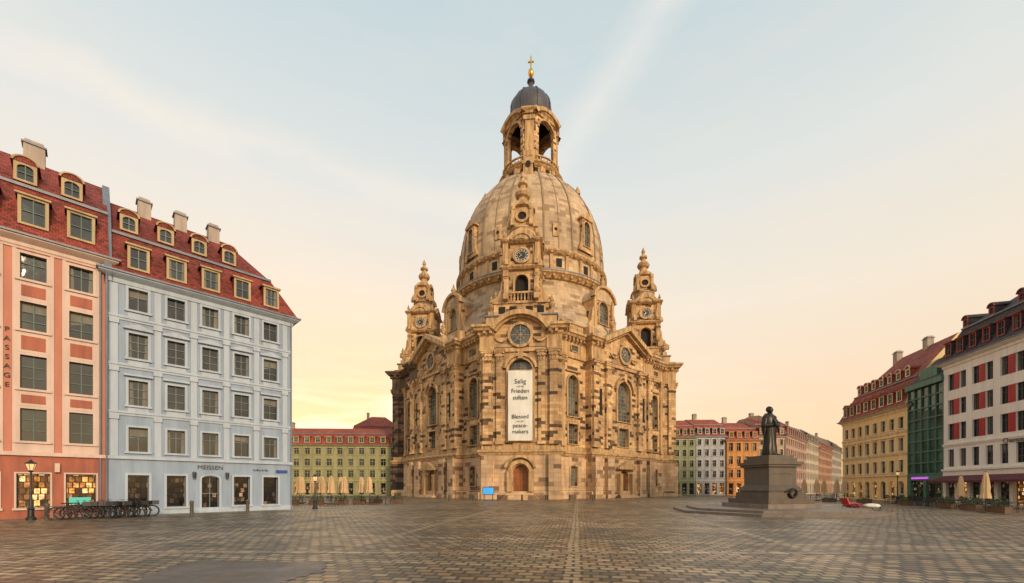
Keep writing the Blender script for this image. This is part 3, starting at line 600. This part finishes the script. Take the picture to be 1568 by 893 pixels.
# ---------------- right row
RA=-103.98
M_yel=plain('ochre_render',(.88,.63,.30),.8,var=.08,scale=.5,streak=.05); M_yelt=plain('ochre_trim',(.88,.70,.44),.8,var=.05)
yc=[1.3+1.78*i for i in range(8)]
gr=[(x-.55,x+.55,.2,2.5,dict(nx=2,nz=2,arch=.4,glass='lit_shop' if i in (1,2,4,6) else 'shop')) for i,x in enumerate(yc)]
b=house('ochre_town_house',(51.4,64.8),RA,14.94,12,11.7,M_yel,M_yelt,[(3.6,5.1,None,2),(6.2,7.8,'flat',3),(9.0,10.4,None,2)],yc,.9,
   dict(mat=M_red2,z1=15.2,i1=1.1,z2=20.0,i2=5.0,hl=1),dormers=[(yc,12.3,13.7,1.05,'gable'),([x+.6 for x in yc[:7]],15.6,16.6,.9,'arch')],ground=gr,gh=3.2,bands=(5.9,8.6),chim=[(4,5,20.9,.9),(10,5,20.9,.9)],dorm_mat=M_yelt,frame=(.3,.3,.28))
b.finish()
gx,gy=47.8,50.3
M_green=plain('green_copper',(.07,.19,.14),.5,var=.2); M_gg=glassmat('green_glass',(.02,.05,.045),(.08,.14,.12),.3,.05)
b=B('green_glass_fronted_building',Tr(gx,gy)@Rz(RA)); b.parts(glass=M_gg,frames=M_green,walls=M_green,roof=M_darkroof,sign=plain('violet_sign',(.2,.02,.3),.4,emis=((.7,.15,.9),.8)),shop=M_shop)
b.quad('glass',(0,.1,3.2),(5.7,.1,3.2),(5.7,.1,13.3),(0,.1,13.3)); b.wall('walls',0,5.7,0,3.2,0,[(.4,2.6,.1,2.5,dict(nx=2,nz=1,glass='shop')),(3.0,5.3,.1,2.5,dict(nx=2,nz=1,glass='shop'))])
for i in range(6): b.box('frames',i*1.12,i*1.12+.1,-.06,.08,3.2,13.3)
for i in range(8): b.box('frames',0,5.7,-.03,.08,3.2+i*1.26,3.34+i*1.26)
b.box('walls',-.05,5.75,-.3,.2,13.2,13.8); b.box('walls',0,5.7,.2,10,3.3,13.6); b.box('sign',.8,3.4,-.12,-.02,2.68,2.9)
b.add('roof',[(0,-.1,13.8),(5.7,-.1,13.8),(5.7,3,17),(0,3,17),(0,10,17),(5.7,10,17)],[(0,1,2,3),(3,2,5,4)])
b.box('frames',1.5,4.2,.3,2.5,13.8,15.4); b.finish()
M_wh=plain('white_render',(.82,.77,.71),.75,var=.04,scale=.5,streak=.05); M_rp=plain('crimson_panel',(.42,.02,.03),.5,var=.1)
wc=[1.0+1.55*i for i in range(11)]
gr=[(x-.6,x+.6,.1,2.6,dict(nx=1,nz=2,t=.06,glass='lit_shop' if i%4==1 else 'shop')) for i,x in enumerate(wc)]
b=house('white_and_crimson_town_house',(46.4,44.8),RA,17.3,12,14.9,M_wh,M_wh,[(3.9,5.7,None,3),(6.7,8.4,None,2),(9.3,10.9,None,2),(11.9,13.6,None,2)],wc,.8,
   dict(mat=M_darkroof,z1=18.2,i1=1.0,z2=20.6,i2=4.0,hl=1),dormers=[([x for x in wc],15.5,16.9,.85,'flat'),(wc[::2],18.5,19.3,.7,'arch')],ground=gr,gh=3.5,bands=(6.15,),dorm_mat=plain('dark_red_dormer',(.28,.03,.03),.5),frame=(.09,.09,.1),sur=False)
b.part('panels',M_rp)
for i,x in enumerate(wc[:-1]):
    if i%2==0:
        for z0,z1 in ((6.7,8.4),(9.3,10.9),(11.9,13.6)): b.box('panels',x+.42,x+.42+.72,-.03,.02,z0,z1)
b.part('awning',plain('maroon_awning',(.12,.02,.03),.7))
b.add('awning',[(.3,-.1,2.95),(16.8,-.1,2.95),(16.8,-1.6,2.4),(.3,-1.6,2.4),(16.8,-1.6,2.2),(.3,-1.6,2.2)],[(0,1,2,3),(3,2,4,5)])
b.text('Champagne',M_ink,.6,Tr(8.6,-.1,5.75)); b.finish()
# ---------------- background rows
def simple(name,O,ang,W,D,eave,ridge,col,n,rows,rm=M_red,trim=None,dorm=True,hl=0,hr=0):
    wm=plain(name+'_render',col,.8,var=.08,scale=.4); tm=plain(name+'_trim',trim or tuple(min(.75,c*1.25) for c in col),.8)
    cs=[W*(i+.5)/n for i in range(n)]; h=(eave-3.2)/rows
    rw=[(3.2+h*i+.55,3.2+h*i+.55+h*.6,'flat' if i==0 else None,2) for i in range(rows)]
    gr=[(x-.5,x+.5,.2,2.6,dict(nx=1,nz=2,glass='lit_shop' if random.random()<.3 else 'shop')) for x in cs]
    b=house(name,O,ang,W,D,eave,wm,tm,rw,cs,min(1.1,W/n*.5),dict(mat=rm,z1=eave+(ridge-eave)*.6,i1=1.2,z2=ridge,i2=D*.42,hl=hl,hr=hr),
       dormers=[([x for x in cs],eave+.5,eave+1.7,min(1.1,W/n*.6),'flat')] if dorm else (),ground=gr,gh=3.0,bands=(),chim=[(W*.3,D*.42,ridge+1.0,.8)],frame=(.4,.4,.36),nx=2)
    b.finish()
simple('sage_green_house',(26.5,88),0,12.2,12,12.2,16.6,(.34,.36,.22),8,4,M_red2)
simple('pale_grey_house',(38.8,88),0,6.3,12,12.4,16.8,(.45,.45,.46),4,4,M_red2)
simple('orange_house',(45.2,87.6),0,6.6,12,11.6,16.0,(.60,.27,.085),4,3,M_red2)
simple('beige_house',(51.9,88),2,5.8,12,12.4,17.0,(.50,.38,.27),4,4)
ux,uy=.699,.715
for i,(nm,c,w,e,r) in enumerate([('dusty_rose_house',(.42,.28,.22),22,12.8,17.5),('cream_house',(.48,.40,.31),18,13.4,18),('terracotta_house',(.40,.23,.15),24,12.6,17.5),('grey_beige_house',(.40,.34,.28),24,14,19)]):
    s0=[0,22.1,40.3,64.5][i]; simple(nm,(57.8+ux*s0,88+uy*s0),LA,w,12,e,r,c,int(w/2.2),4,[M_red,M_darkroof,M_red2,M_darkroof][i])
simple('light_green_house',(-58,84),3,37,12,10.3,14.4,(.33,.315,.155),17,3,M_red2,hr=1)
simple('tall_far_house',(-50,128),12,16,14,15.5,24.5,(.40,.25,.18),7,4,M_red2,hl=1,hr=1)
simple('far_terrace_house',(-78,110),12,26,14,12,18,(.50,.40,.30),10,4,M_red)
# ------------------------------------------------------------------ ground
def sheet(name,pts,z,mat):
    me=bpy.data.meshes.new(name); me.from_pydata([(x,y,z) for x,y in pts],[],[tuple(range(len(pts)))]); me.materials.append(mat)
    o=bpy.data.objects.new(name,me); S.collection.objects.link(o); return o
def cobble(name,bw,bh,c1,c2,rough,ang,warp=.25,bump=.9,mort=.02,lines=False):
    m,nt,p=newmat(name); tc=N(nt,'ShaderNodeTexCoord').outputs['Object']
    nw=noise(nt,tc,.22,2,.5); va=N(nt,'ShaderNodeVectorMath',operation='SCALE'); va.inputs['Scale'].default_value=warp; nt.links.new(nw.outputs['Color'],va.inputs[0])
    vb=N(nt,'ShaderNodeVectorMath',operation='ADD'); nt.links.new(tc,vb.inputs[0]); nt.links.new(va.outputs[0],vb.inputs[1])
    nw2=noise(nt,tc,4,1,.5); vc=N(nt,'ShaderNodeVectorMath',operation='SCALE'); vc.inputs['Scale'].default_value=.05; nt.links.new(nw2.outputs['Color'],vc.inputs[0])
    vd=N(nt,'ShaderNodeVectorMath',operation='ADD'); nt.links.new(vb.outputs[0],vd.inputs[0]); nt.links.new(vc.outputs[0],vd.inputs[1])
    mp=N(nt,'ShaderNodeMapping'); mp.inputs['Rotation'].default_value=(0,0,rad(ang)); nt.links.new(vd.outputs[0],mp.inputs['Vector'])
    br=brick(nt,mp.outputs[0],bw,bh,mort,.35)
    mid=tuple(a*.6+b_*.4 for a,b_ in zip(c1,c2))
    r=ramp(nt,[(0,c1),(.45,mid),(.68,(c2[0]*.9,c2[1]*.76,c2[2]*.62)),(.8,mid),(.9,c2),(1,c2)]); nt.links.new(br.outputs['Color'],r.inputs[0])
    cc=r.outputs[0]
    if lines:
        lb=brick(nt,mp.outputs[0],6.4,4.7,.17,.05,0.0); cc=mixc(nt,lb.outputs['Fac'],cc,tuple(x*1.02 for x in c2))
        lr=ramp(nt,[(0,(.78,.78,.76)),(1,(1.12,1.1,1.08))]); nt.links.new(lb.outputs['Color'],lr.inputs[0]); cc=mixc(nt,1,cc,lr.outputs[0],'MULTIPLY')
    c=mixc(nt,br.outputs['Fac'],cc,(.025,.02,.013))
    n1=noise(nt,tc,.07,5,.6); r1=ramp(nt,[(.38,(.62,.59,.55)),(.6,(1.0,1,1))]); nt.links.new(n1.outputs[0],r1.inputs[0]); c=mixc(nt,1,c,r1.outputs[0],'MULTIPLY')
    n4=noise(nt,tc,.45,6,.75); r4=ramp(nt,[(.43,(.66,.70,.56)),(.57,(1.0,1,1))]); nt.links.new(n4.outputs[0],r4.inputs[0]); c=mixc(nt,1,c,r4.outputs[0],'MULTIPLY')
    nt.links.new(c,p.inputs['Base Color']); p.inputs['Specular IOR Level'].default_value=.9
    rr=N(nt,'ShaderNodeMapRange'); rr.inputs['From Min'].default_value=.35; rr.inputs['From Max'].default_value=.65; rr.inputs['To Min'].default_value=rough+.22; rr.inputs['To Max'].default_value=rough-.04; nt.links.new(n4.outputs[0],rr.inputs['Value']); nt.links.new(rr.outputs[0],p.inputs['Roughness'])
    n3=noise(nt,tc,22,3,.6); mm=N(nt,'ShaderNodeMath',operation='MULTIPLY_ADD'); mm.inputs[1].default_value=-2.0; nt.links.new(br.outputs['Fac'],mm.inputs[0]); nt.links.new(n3.outputs[0],mm.inputs[2])
    bu=N(nt,'ShaderNodeBump'); bu.inputs['Strength'].default_value=bump; bu.inputs['Distance'].default_value=.015; nt.links.new(mm.outputs[0],bu.inputs['Height']); nt.links.new(bu.outputs[0],p.inputs['Normal'])
    return m
M_cob=cobble('cobblestones',.36,.27,(.11,.078,.05),(.56,.40,.265),.30,9,bump=.75,mort=.04,lines=True)
sheet('cobbled_square_ground',[(-900,-300),(900,-300),(900,1500),(-900,1500)],0,M_cob)
M_slab=cobble('granite_slabs',.9,.5,(.19,.15,.12),(.30,.24,.19),.4,3,.1,.3)
sheet('pavement_by_shops',[(-40.5,9.3),(-38.2,7.0),(-10.5,35.2),(-13,37.6)],.004,M_slab)
M_strip=cobble('strip_cobbles',.5,.34,(.24,.175,.12),(.58,.44,.30),.3,2,.1,.5,.03)
sheet('paving_strip',[(-30,11.15),(60,10.4),(60,10.8),(-30,11.55)],.004,M_strip)
M_patch=cobble('patch_surface',1.2,.8,(.15,.115,.115),(.19,.15,.145),.42,20,.3,.15,.008)  # darker, cooler-toned irregular patch laid over the cobbles
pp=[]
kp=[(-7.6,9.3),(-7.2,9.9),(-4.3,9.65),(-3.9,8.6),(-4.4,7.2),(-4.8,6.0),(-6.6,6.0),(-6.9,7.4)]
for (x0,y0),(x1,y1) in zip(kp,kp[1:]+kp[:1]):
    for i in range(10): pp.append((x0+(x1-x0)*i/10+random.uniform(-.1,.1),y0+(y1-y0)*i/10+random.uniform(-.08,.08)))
sheet('ground_patch',pp,.008,M_patch)
# ------------------------------------------------------------------ monument
M_gran=plain('dark_granite',(.10,.075,.055),.5,var=.35,scale=6,bump=.2,streak=.1); M_plat=plain('platform_granite',(.20,.155,.125),.5,var=.25,scale=4,bump=.3); M_brz=plain('dark_bronze',(.035,.03,.024),.38,metal=.5,var=.4,scale=3)
mo=Tr(18.3,29.6); m=B('luther_monument_statue',mo); m.parts(platform=M_plat,pedestal=M_gran,reliefs=M_brz); m.part('figure',M_brz,True); m.part('book',M_brz)
def ngon(r,n,o): return [(r*math.cos(2*math.pi*i/n+rad(o)),r*math.sin(2*math.pi*i/n+rad(o))) for i in range(n)]
m.prism('platform',ngon(6.6,8,10),0,.16); m.prism('platform',ngon(5.6,8,10),.16,.32)
m.M=mo@Rz(12)
for w,a,c in ((2.15,.32,.62),(1.85,.62,.95),(1.5,.95,1.35),(1.32,1.35,1.5),(1.12,1.5,3.15),(1.3,3.15,3.3),(1.42,3.3,3.5),(1.15,3.5,3.75),(1.0,3.75,3.95)): m.box('pedestal' if w<2 else 'platform',-w,w,-w,w,a,c)
m.sweep('pedestal',[(-1.12,-1.12),(1.12,-1.12),(1.12,1.12),(-1.12,1.12)],[(0,1.8),(.2,1.5),(.3,1.5),(0,1.9)],True)
m.text('MARTIN LUTHER',M_plat,.2,Tr(0,-1.13,2.6)); m.torus('reliefs',(.35,-1.6,1.35),.28,.09)
m.M=mo@Rz(25)@Tr(0,0,3.95)
L=[(0,.50,.44,0),(.08,.53,.47,0),(.5,.47,.42,0),(1.0,.43,.38,0),(1.5,.43,.36,0),(1.9,.46,.36,0),(2.3,.50,.36,0),(2.6,.52,.34,0),(2.8,.50,.30,.02),(2.93,.36,.24,.02),(3.0,.2,.18,0),(3.06,.15,.15,0)]
vs=[];fs=[];n=40
for z,rx,ry,dy in L:
    for i in range(n):
        a=2*math.pi*i/n; f=1+.07*math.sin(7*a+z*1.2)*(1-z/3.3)+.04*math.sin(13*a+2)*(1-z/3.2); vs.append((rx*f*math.cos(a),ry*f*math.sin(a)+dy,z))
for j in range(len(L)-1):
    for i in range(n): fs.append((j*n+i,j*n+(i+1)%n,(j+1)*n+(i+1)%n,(j+1)*n+i))
m.add('figure',vs,fs)
m.ball('figure',(0,-.02,3.27),.185,.205,.25,16,12); m.ball('figure',(0,.05,3.32),.205,.2,.23,14,10); m.tube('figure',(0,-.18,3.3),(0,-.26,3.22),.03,.045,6); m.ball('figure',(0,-.13,3.12),.11,.09,.08,8,6)
m.tube('figure',(0,0,2.95),(0,-.01,3.15),.14,.12,10)
for e in (-1,1):
    m.ball('figure',(e*.2,0,3.26),.03,.05,.06,6,5)
    m.ball('figure',(e*.42,0,2.72),.2,.22,.22,10,8)
    m.tube('figure',(e*.46,.02,2.75),(e*.64,-.02,2.12),.17,.2,12); m.ball('figure',(e*.64,-.02,2.12),.2,.2,.2,10,8)
    hx=(.2 if e>0 else -.16); hz=2.3 if e>0 else 2.16
    m.tube('figure',(e*.64,-.04,2.12),(hx+e*.1,-.44,hz),.2,.12,12); m.tube('figure',(e*.62,-.02,2.1),(e*.6,.02,1.5),.2,.09,10)
    m.ball('figure',(hx,-.5,hz),.07,.06,.08,8,6)
    for q in range(4): m.tube('figure',(hx-e*.02,-.5,hz+.05-.033*q),(hx-e*.16,-.56,hz+.06-.035*q),.02,.014,5)
    m.tube('figure',(hx,-.52,hz+.06),(hx-e*.08,-.52,hz+.14),.022,.016,5)
    m.tube('figure',(e*.18,-.35,.06),(e*.22,-.62,.05),.11,.07,8)
m.M=m.M@Tr(0,-.47,2.3)@Matrix.Rotation(rad(-25),4,'X'); m.box('book',-.2,.2,-.07,.07,-.25,.27)
m.finish()
# ------------------------------------------------------------------ street furniture
def lamp(x,y,h):
    b=B('street_lamp',Tr(x,y)); b.part('post',M_black,True); b.part('lantern_glass',plain('lamp_glass',(.5,.40,.25),.2,emis=((1,.6,.25),.8))); b.parts(lantern_frame=M_black)
    b.lathe('post',[(.2,0),(.2,.12),(.13,.2),(.12,.55),(.16,.6),(.07,.75),(.05,h*.45),(.08,h*.46),(.045,h*.5),(.04,h-.62),(.12,h-.58),(.06,h-.52)],12)
    b.lathe('lantern_glass',[(.1,h-.5),(.2,h-.18)],6)
    for i in range(6):
        a=i*math.pi/3; b.tube('lantern_frame',(.1*math.cos(a),.1*math.sin(a),h-.5),(.205*math.cos(a),.205*math.sin(a),h-.18),.012,n=4)
    b.lathe('lantern_frame',[(.24,h-.18),(.2,h-.12),(.1,h-.05),(.05,h),(.0,h+.08)],6); b.tube('lantern_frame',(-.25,0,h-.75),(.25,0,h-.75),.015,n=5); b.finish()
lamp(-25.4,22.0,3.15); lamp(-15.6,33.0,2.75); lamp(43.5,47,3.6)
def bike(x,y,a,col):
    b=B('bicycle',Tr(x,y)@Rz(a)); b.parts(tyres=M_black,rims=plain('steel',(.2,.2,.21),.4,metal=.9),frame=plain('bike_paint',col,.35),saddle=M_black)
    for cx in (-.52,.52):
        b.torus('tyres',(cx,0,.34),.32,.024); b.torus('rims',(cx,0,.34),.295,.01,n=16,m=4)
        for i in range(8): b.tube('rims',(cx,0,.34),(cx+.29*math.cos(i*.785),0,.34+.29*math.sin(i*.785)),.003,n=3)
        b.torus('tyres',(cx,0,.34),.36,.012,n=14,m=4)
    for p,q in (((-.52,0,.34),(-.08,0,.32)),((-.08,0,.32),(-.2,0,.82)),((-.52,0,.34),(-.18,0,.72)),((-.08,0,.32),(.36,0,.75)),((-.18,0,.72),(.36,0,.82)),((.33,0,.95),(.52,0,.34))): b.tube('frame',p,q,.022,n=6)
    b.tube('frame',(.31,0,.98),(.33,0,.75),.018,n=6); b.tube('saddle',(.3,-.28,1.02),(.3,.28,1.02),.015,n=5); b.ball('saddle',(-.22,0,.88),.14,.07,.035,8,6); b.torus('rims',(-.08,0,.32),.09,.012,n=10,m=4)
    b.box('frame',-.85,-.35,-.06,.06,.72,.75); b.box('saddle',.5,.85,-.17,.17,.72,.95); b.finish()
for i in range(12):
    t=i/11; bike(-23.7+1.8*t+random.uniform(-.05,.05),22.3+2.2*t,35+random.uniform(-28,28),random.choice([(.02,.02,.02),(.05,.05,.06),(.1,.02,.02)]))
M_ps=plain('parasol_canvas',(.66,.45,.24),.8,var=.15)
def parasol(x,y,h,mt=M_ps,f=1.45):
    b=B('closed_parasol',Tr(x,y)); b.part('canvas',mt,True); b.parts(pole=M_black,foot=M_gran)
    b.lathe('canvas',[(.03,h),(.09*f,h-.12),(.14*f,h-.5),(.19*f,h-1.0),(.17*f,h-1.3),(.24*f,h-1.75),(.2*f,h-1.8)],24,fold=.16,fn=8); b.tube('pole',(0,0,0),(0,0,h+.08),.03,n=8); b.box('foot',-.3,.3,-.3,.3,0,.1); b.finish()
for x,y in ((39.3,56),(39.5,54),(42.7,57),(41,52.6),(40.2,50.4),(43.5,54.5),(37.4,57)): parasol(x,y,2.8)
for x,y in ((-21.5,45),(-20.2,44),(-18.9,46),(-17.9,44.5),(-23.2,46),(-16.8,46.5),(-15.6,45.5),(-19.6,43),(-18.4,42.4),(-22.2,43.5)): parasol(x,y,2.9,f=1.7)
parasol(32.3,28.4,2.75,f=1.1); parasol(38.8,36,2.75,f=1.1)
leafm=plain('shrub_leaves',(.06,.09,.025),.6,var=.5,scale=7); M_pl=plain('wooden_planter',(.15,.08,.045),.7,var=.25)
def planter(x,y,w=1.2,h=.9,a=0,kind='planter_with_shrub'):
    b=B(kind,Tr(x,y)@Rz(a)); b.parts(tub=M_pl,leaves=leafm,soil=M_dark)
    b.box('tub',-w/2,w/2,-.22,.22,.05,.42); b.box('tub',-w/2-.03,w/2+.03,-.25,.25,.42,.47); b.box('soil',-w/2+.05,w/2-.05,-.18,.18,.44,.49)
    for i in range(260):
        px,py,pz=random.uniform(-w/2,w/2),random.gauss(0,.12),.48+abs(random.gauss(0,.4))*(h-.48)
        s_=.05
        d=Vector((random.uniform(-1,1),random.uniform(-1,1),random.uniform(-1,1))).normalized()*s_; e=d.orthogonal().normalized()*s_*.6; c=Vector((px,py,pz))
        b.quad('leaves',tuple(c-d),tuple(c+e),tuple(c+d),tuple(c-e))
    b.finish()
for x,y,a in ((-17.2,42,0),(-15.6,42.6,0),(-14.2,43.4,0),(-19.2,41,0),(-21.5,40.6,0),(33.6,30.5,-100),(31.8,27.2,-100),(36,34.5,-100),(37.8,40,-100),(-12.5,45,0),(35.8,47,0),(37.2,44,0)): planter(x,y,1.3,1.25,a)
def chair(x,y,a):
    b=B('cafe_chair',Tr(x,y)@Rz(a)); b.parts(chair=M_black)
    b.box('chair',-.22,.22,-.22,.22,.43,.46)
    for i in (-1,1):
        for j in (-1,1): b.tube('chair',(i*.2,j*.2,0),(i*.19,j*.19,.45),.016,n=5)
        b.tube('chair',(i*.2,.2,.45),(i*.2,.27,.88),.016,n=5); b.tube('chair',(i*.21,.2,.65),(i*.21,-.2,.65),.014,n=5)
    for z in (.6,.7,.8,.87): b.box('chair',-.2,.2,.22+(z-.45)*.15,.24+(z-.45)*.15,z-.02,z+.02)
    b.finish()
def table(x,y):
    b=B('cafe_table',Tr(x,y)); b.part('top',M_black,True)
    b.lathe('top',[(0,.74),(.38,.74),(.38,.71),(.03,.7),(.03,.05),(.22,.02),(.22,0)],16); b.finish()
for i in range(11):
    t=i/10; bx,by=34.0+6.8*t,28.5+16*t
    table(bx,by)
    for dx,dy,a in ((.6,0,-90),(-.6,0,90),(0,.65,0)): chair(bx+dx,by+dy,a+random.uniform(-20,20))
for i in range(7):
    bx,by=-22.5+1.6*i,42.6+random.uniform(-.8,.8); table(bx,by)
    for dx,a in ((.6,-90),(-.6,90)): chair(bx+dx,by,a+random.uniform(-20,20))
for i in range(5):
    bx,by=38.5+.6*i,58-2.0*i; table(bx-1,by)
    for dx,a in ((.6,-90),(-.6,90)): chair(bx-1+dx,by,a)
b=B('information_screen',Tr(-3.1,54.5)@Rz(5)); b.parts(stand=M_black,screen=plain('blue_screen',(.02,.15,.35),.3,emis=((.05,.40,.85),.8),var=.6,scale=4))
b.box('stand',-.75,.75,-.08,.08,.75,1.75); b.box('stand',-.6,-.5,-.05,.05,0,.75); b.box('stand',.5,.6,-.05,.05,0,.75); b.box('stand',-.7,.7,-.25,.25,0,.06); b.quad('screen',(-.68,-.085,.82),(.68,-.085,.82),(.68,-.085,1.68),(-.68,-.085,1.68)); b.finish()
# rickshaw
b=B('pedal_rickshaw',Tr(24.9,29.8)@Rz(-8)); b.part('body',plain('rickshaw_red',(.5,.02,.03),.3,var=.05),True); b.part('nose',M_white,True); b.parts(tyres=M_black,frame=M_black)
b.torus('tyres',(1.05,0,.3),.27,.035); b.torus('tyres',(-.6,-.45,.3),.27,.035); b.torus('tyres',(-.6,.45,.3),.27,.035)
b.ball('nose',(.75,0,.42),.55,.28,.17,16,10); b.ball('body',(-.45,0,.45),.6,.42,.2,16,10); b.box('frame',-.9,-.1,-.42,.42,.5,.56)
b.add('body',[(-.95,-.42,.5),(-.95,.42,.5),(-1.1,.4,.95),(-1.1,-.4,.95),(-.85,-.42,.5),(-.85,.42,.5),(-1.0,.4,.95),(-1.0,-.4,.95)],[(0,1,2,3),(4,5,6,7),(2,3,7,6),(0,3,7,4),(1,2,6,5)])
b.tube('frame',(.55,0,.5),(.35,0,.95),.02); b.tube('frame',(.33,-.25,.95),(.33,.25,.95),.02); b.ball('frame',(.0,0,.8),.15,.1,.05,8,6); b.tube('frame',(0,0,.5),(0,0,.8),.02); b.tube('frame',(-.4,0,.35),(1.05,0,.3),.03); b.finish()
for i in range(5):
    b=B('bollard',Tr(-27.2+2.2*i,20.2+2.2*i)); b.part('post',M_gran,True); b.lathe('post',[(.1,0),(.1,.7),(.12,.75),(.1,.85),(0,.9)],10); b.finish()
for i in range(7):
    b=B('bollard',Tr(-8+3.1*i,53.2+.2*i)); b.part('post',M_gran,True); b.lathe('post',[(.14,0),(.12,.6),(.15,.65),(.1,.78),(0,.82)],10); b.finish()
# ------------------------------------------------------------------ sky, sun, camera
w=bpy.data.worlds.new('World'); S.world=w; w.use_nodes=True; nt=w.node_tree; bg=nt.nodes['Background']
sunv=Vector((.54,-.78,.34)).normalized()
sky=N(nt,'ShaderNodeTexSky',sky_type='NISHITA'); sky.sun_disc=False; sky.sun_elevation=math.asin(sunv.z); sky.sun_rotation=math.atan2(sunv.x,sunv.y)
tc=N(nt,'ShaderNodeTexCoord').outputs['Generated']; nn=N(nt,'ShaderNodeVectorMath',operation='NORMALIZE'); nt.links.new(tc,nn.inputs[0]); d=nn.outputs[0]
sep=N(nt,'ShaderNodeSeparateXYZ'); nt.links.new(d,sep.inputs[0])
def mth(op,a,b=None,c=None,clamp=False):
    m=N(nt,'ShaderNodeMath',operation=op); m.use_clamp=clamp
    for i,v in enumerate((a,b,c)):
        if v is None: continue
        if hasattr(v,'links'): nt.links.new(v,m.inputs[i])
        else: m.inputs[i].default_value=v
    return m.outputs[0]
def dot(v):
    m=N(nt,'ShaderNodeVectorMath',operation='DOT_PRODUCT'); m.inputs[1].default_value=v; nt.links.new(d,m.inputs[0]); return m.outputs['Value']
z=sep.outputs['Z']
r=ramp(nt,[(0,(.96,.48,.18)),(.08,(.97,.55,.24)),(.20,(.96,.66,.37)),(.36,(.92,.77,.56)),(.55,(.78,.77,.69)),(.76,(.57,.67,.67)),(1,(.45,.58,.62))]); nt.links.new(z,r.inputs[0])
col=r.outputs[0]
az=mth('POWER',mth('MAXIMUM',dot((-.36,.933,0)),0),6)
g=mth('MULTIPLY',mth('MULTIPLY',az,mth('POWER',mth('SUBTRACT',1,mth('ABSOLUTE',z)),3.0)),1.75,clamp=True)
col=mixc(nt,g,col,(1.30,.70,.15))
nz1=noise(nt,d,2.2,6,.6,(1,1,4.5)); rr=ramp(nt,[(.45,(0,0,0)),(.75,(1,1,1))]); nt.links.new(nz1.outputs[0],rr.inputs[0])
col=mixc(nt,mth('MULTIPLY',rr.outputs[0],.25),col,(1.0,.83,.60))
nz2=noise(nt,d,3.2,6,.6,(1,1,9)); r2=ramp(nt,[(.46,(0,0,0)),(.62,(1,1,1))]); nt.links.new(nz2.outputs[0],r2.inputs[0])
lowm=mth('MULTIPLY',mth('POWER',mth('SUBTRACT',1,mth('ABSOLUTE',mth('SUBTRACT',z,.15)),clamp=True),10),g)
col=mixc(nt,mth('MULTIPLY',mth('MULTIPLY',r2.outputs[0],lowm),.9,clamp=True),col,(1.3,1.0,.50))
nzw=noise(nt,d,5,5,.65)
def band(nv,wd,amp):
    t=mth('ADD',dot(nv),mth('MULTIPLY',mth('SUBTRACT',nzw.outputs[0],.5),amp))
    f=mth('SUBTRACT',1,mth('DIVIDE',mth('ABSOLUTE',t),wd),clamp=True)
    return mth('MULTIPLY',f,mth('MULTIPLY_ADD',nz1.outputs[0],1.2,-.1,clamp=True),clamp=True)
front=mth('GREATER_THAN',sep.outputs['Y'],0)
col=mixc(nt,mth('MULTIPLY',mth('MULTIPLY',band((-.787,-.323,.525),.045,.03),front),.8),col,(.98,.90,.78))
leftm=mth('MULTIPLY',mth('LESS_THAN',sep.outputs['X'],-.02),front)
col=mixc(nt,mth('MULTIPLY',mth('MULTIPLY',band((-.286,.505,-.814),.04,.12),leftm),.8),col,(1.0,.86,.66))
nt.links.new(col,bg.inputs['Color']); bg.inputs['Strength'].default_value=.93
bg2=N(nt,'ShaderNodeBackground'); nt.links.new(sky.outputs[0],bg2.inputs['Color']); bg2.inputs['Strength'].default_value=.05
ad=N(nt,'ShaderNodeAddShader'); nt.links.new(bg.outputs[0],ad.inputs[0]); nt.links.new(bg2.outputs[0],ad.inputs[1]); nt.links.new(ad.outputs[0],nt.nodes['World Output'].inputs['Surface'])
sl=bpy.data.lights.new('sun','SUN'); sl.energy=2.6; sl.angle=rad(12); sl.color=(1,.77,.50); so=bpy.data.objects.new('sun',sl); S.collection.objects.link(so); so.rotation_euler=sunv.to_track_quat('Z','Y').to_euler()
cam=bpy.data.cameras.new('camera'); co=bpy.data.objects.new('camera',cam); S.collection.objects.link(co); co.location=(0,0,1.75); co.rotation_euler=(rad(90),0,0)
cam.sensor_width=36; cam.lens=36*638/1568; cam.shift_y=.191; cam.clip_end=4000; S.camera=co
S.view_settings.view_transform='Standard'; S.view_settings.look='None'; S.view_settings.exposure=0
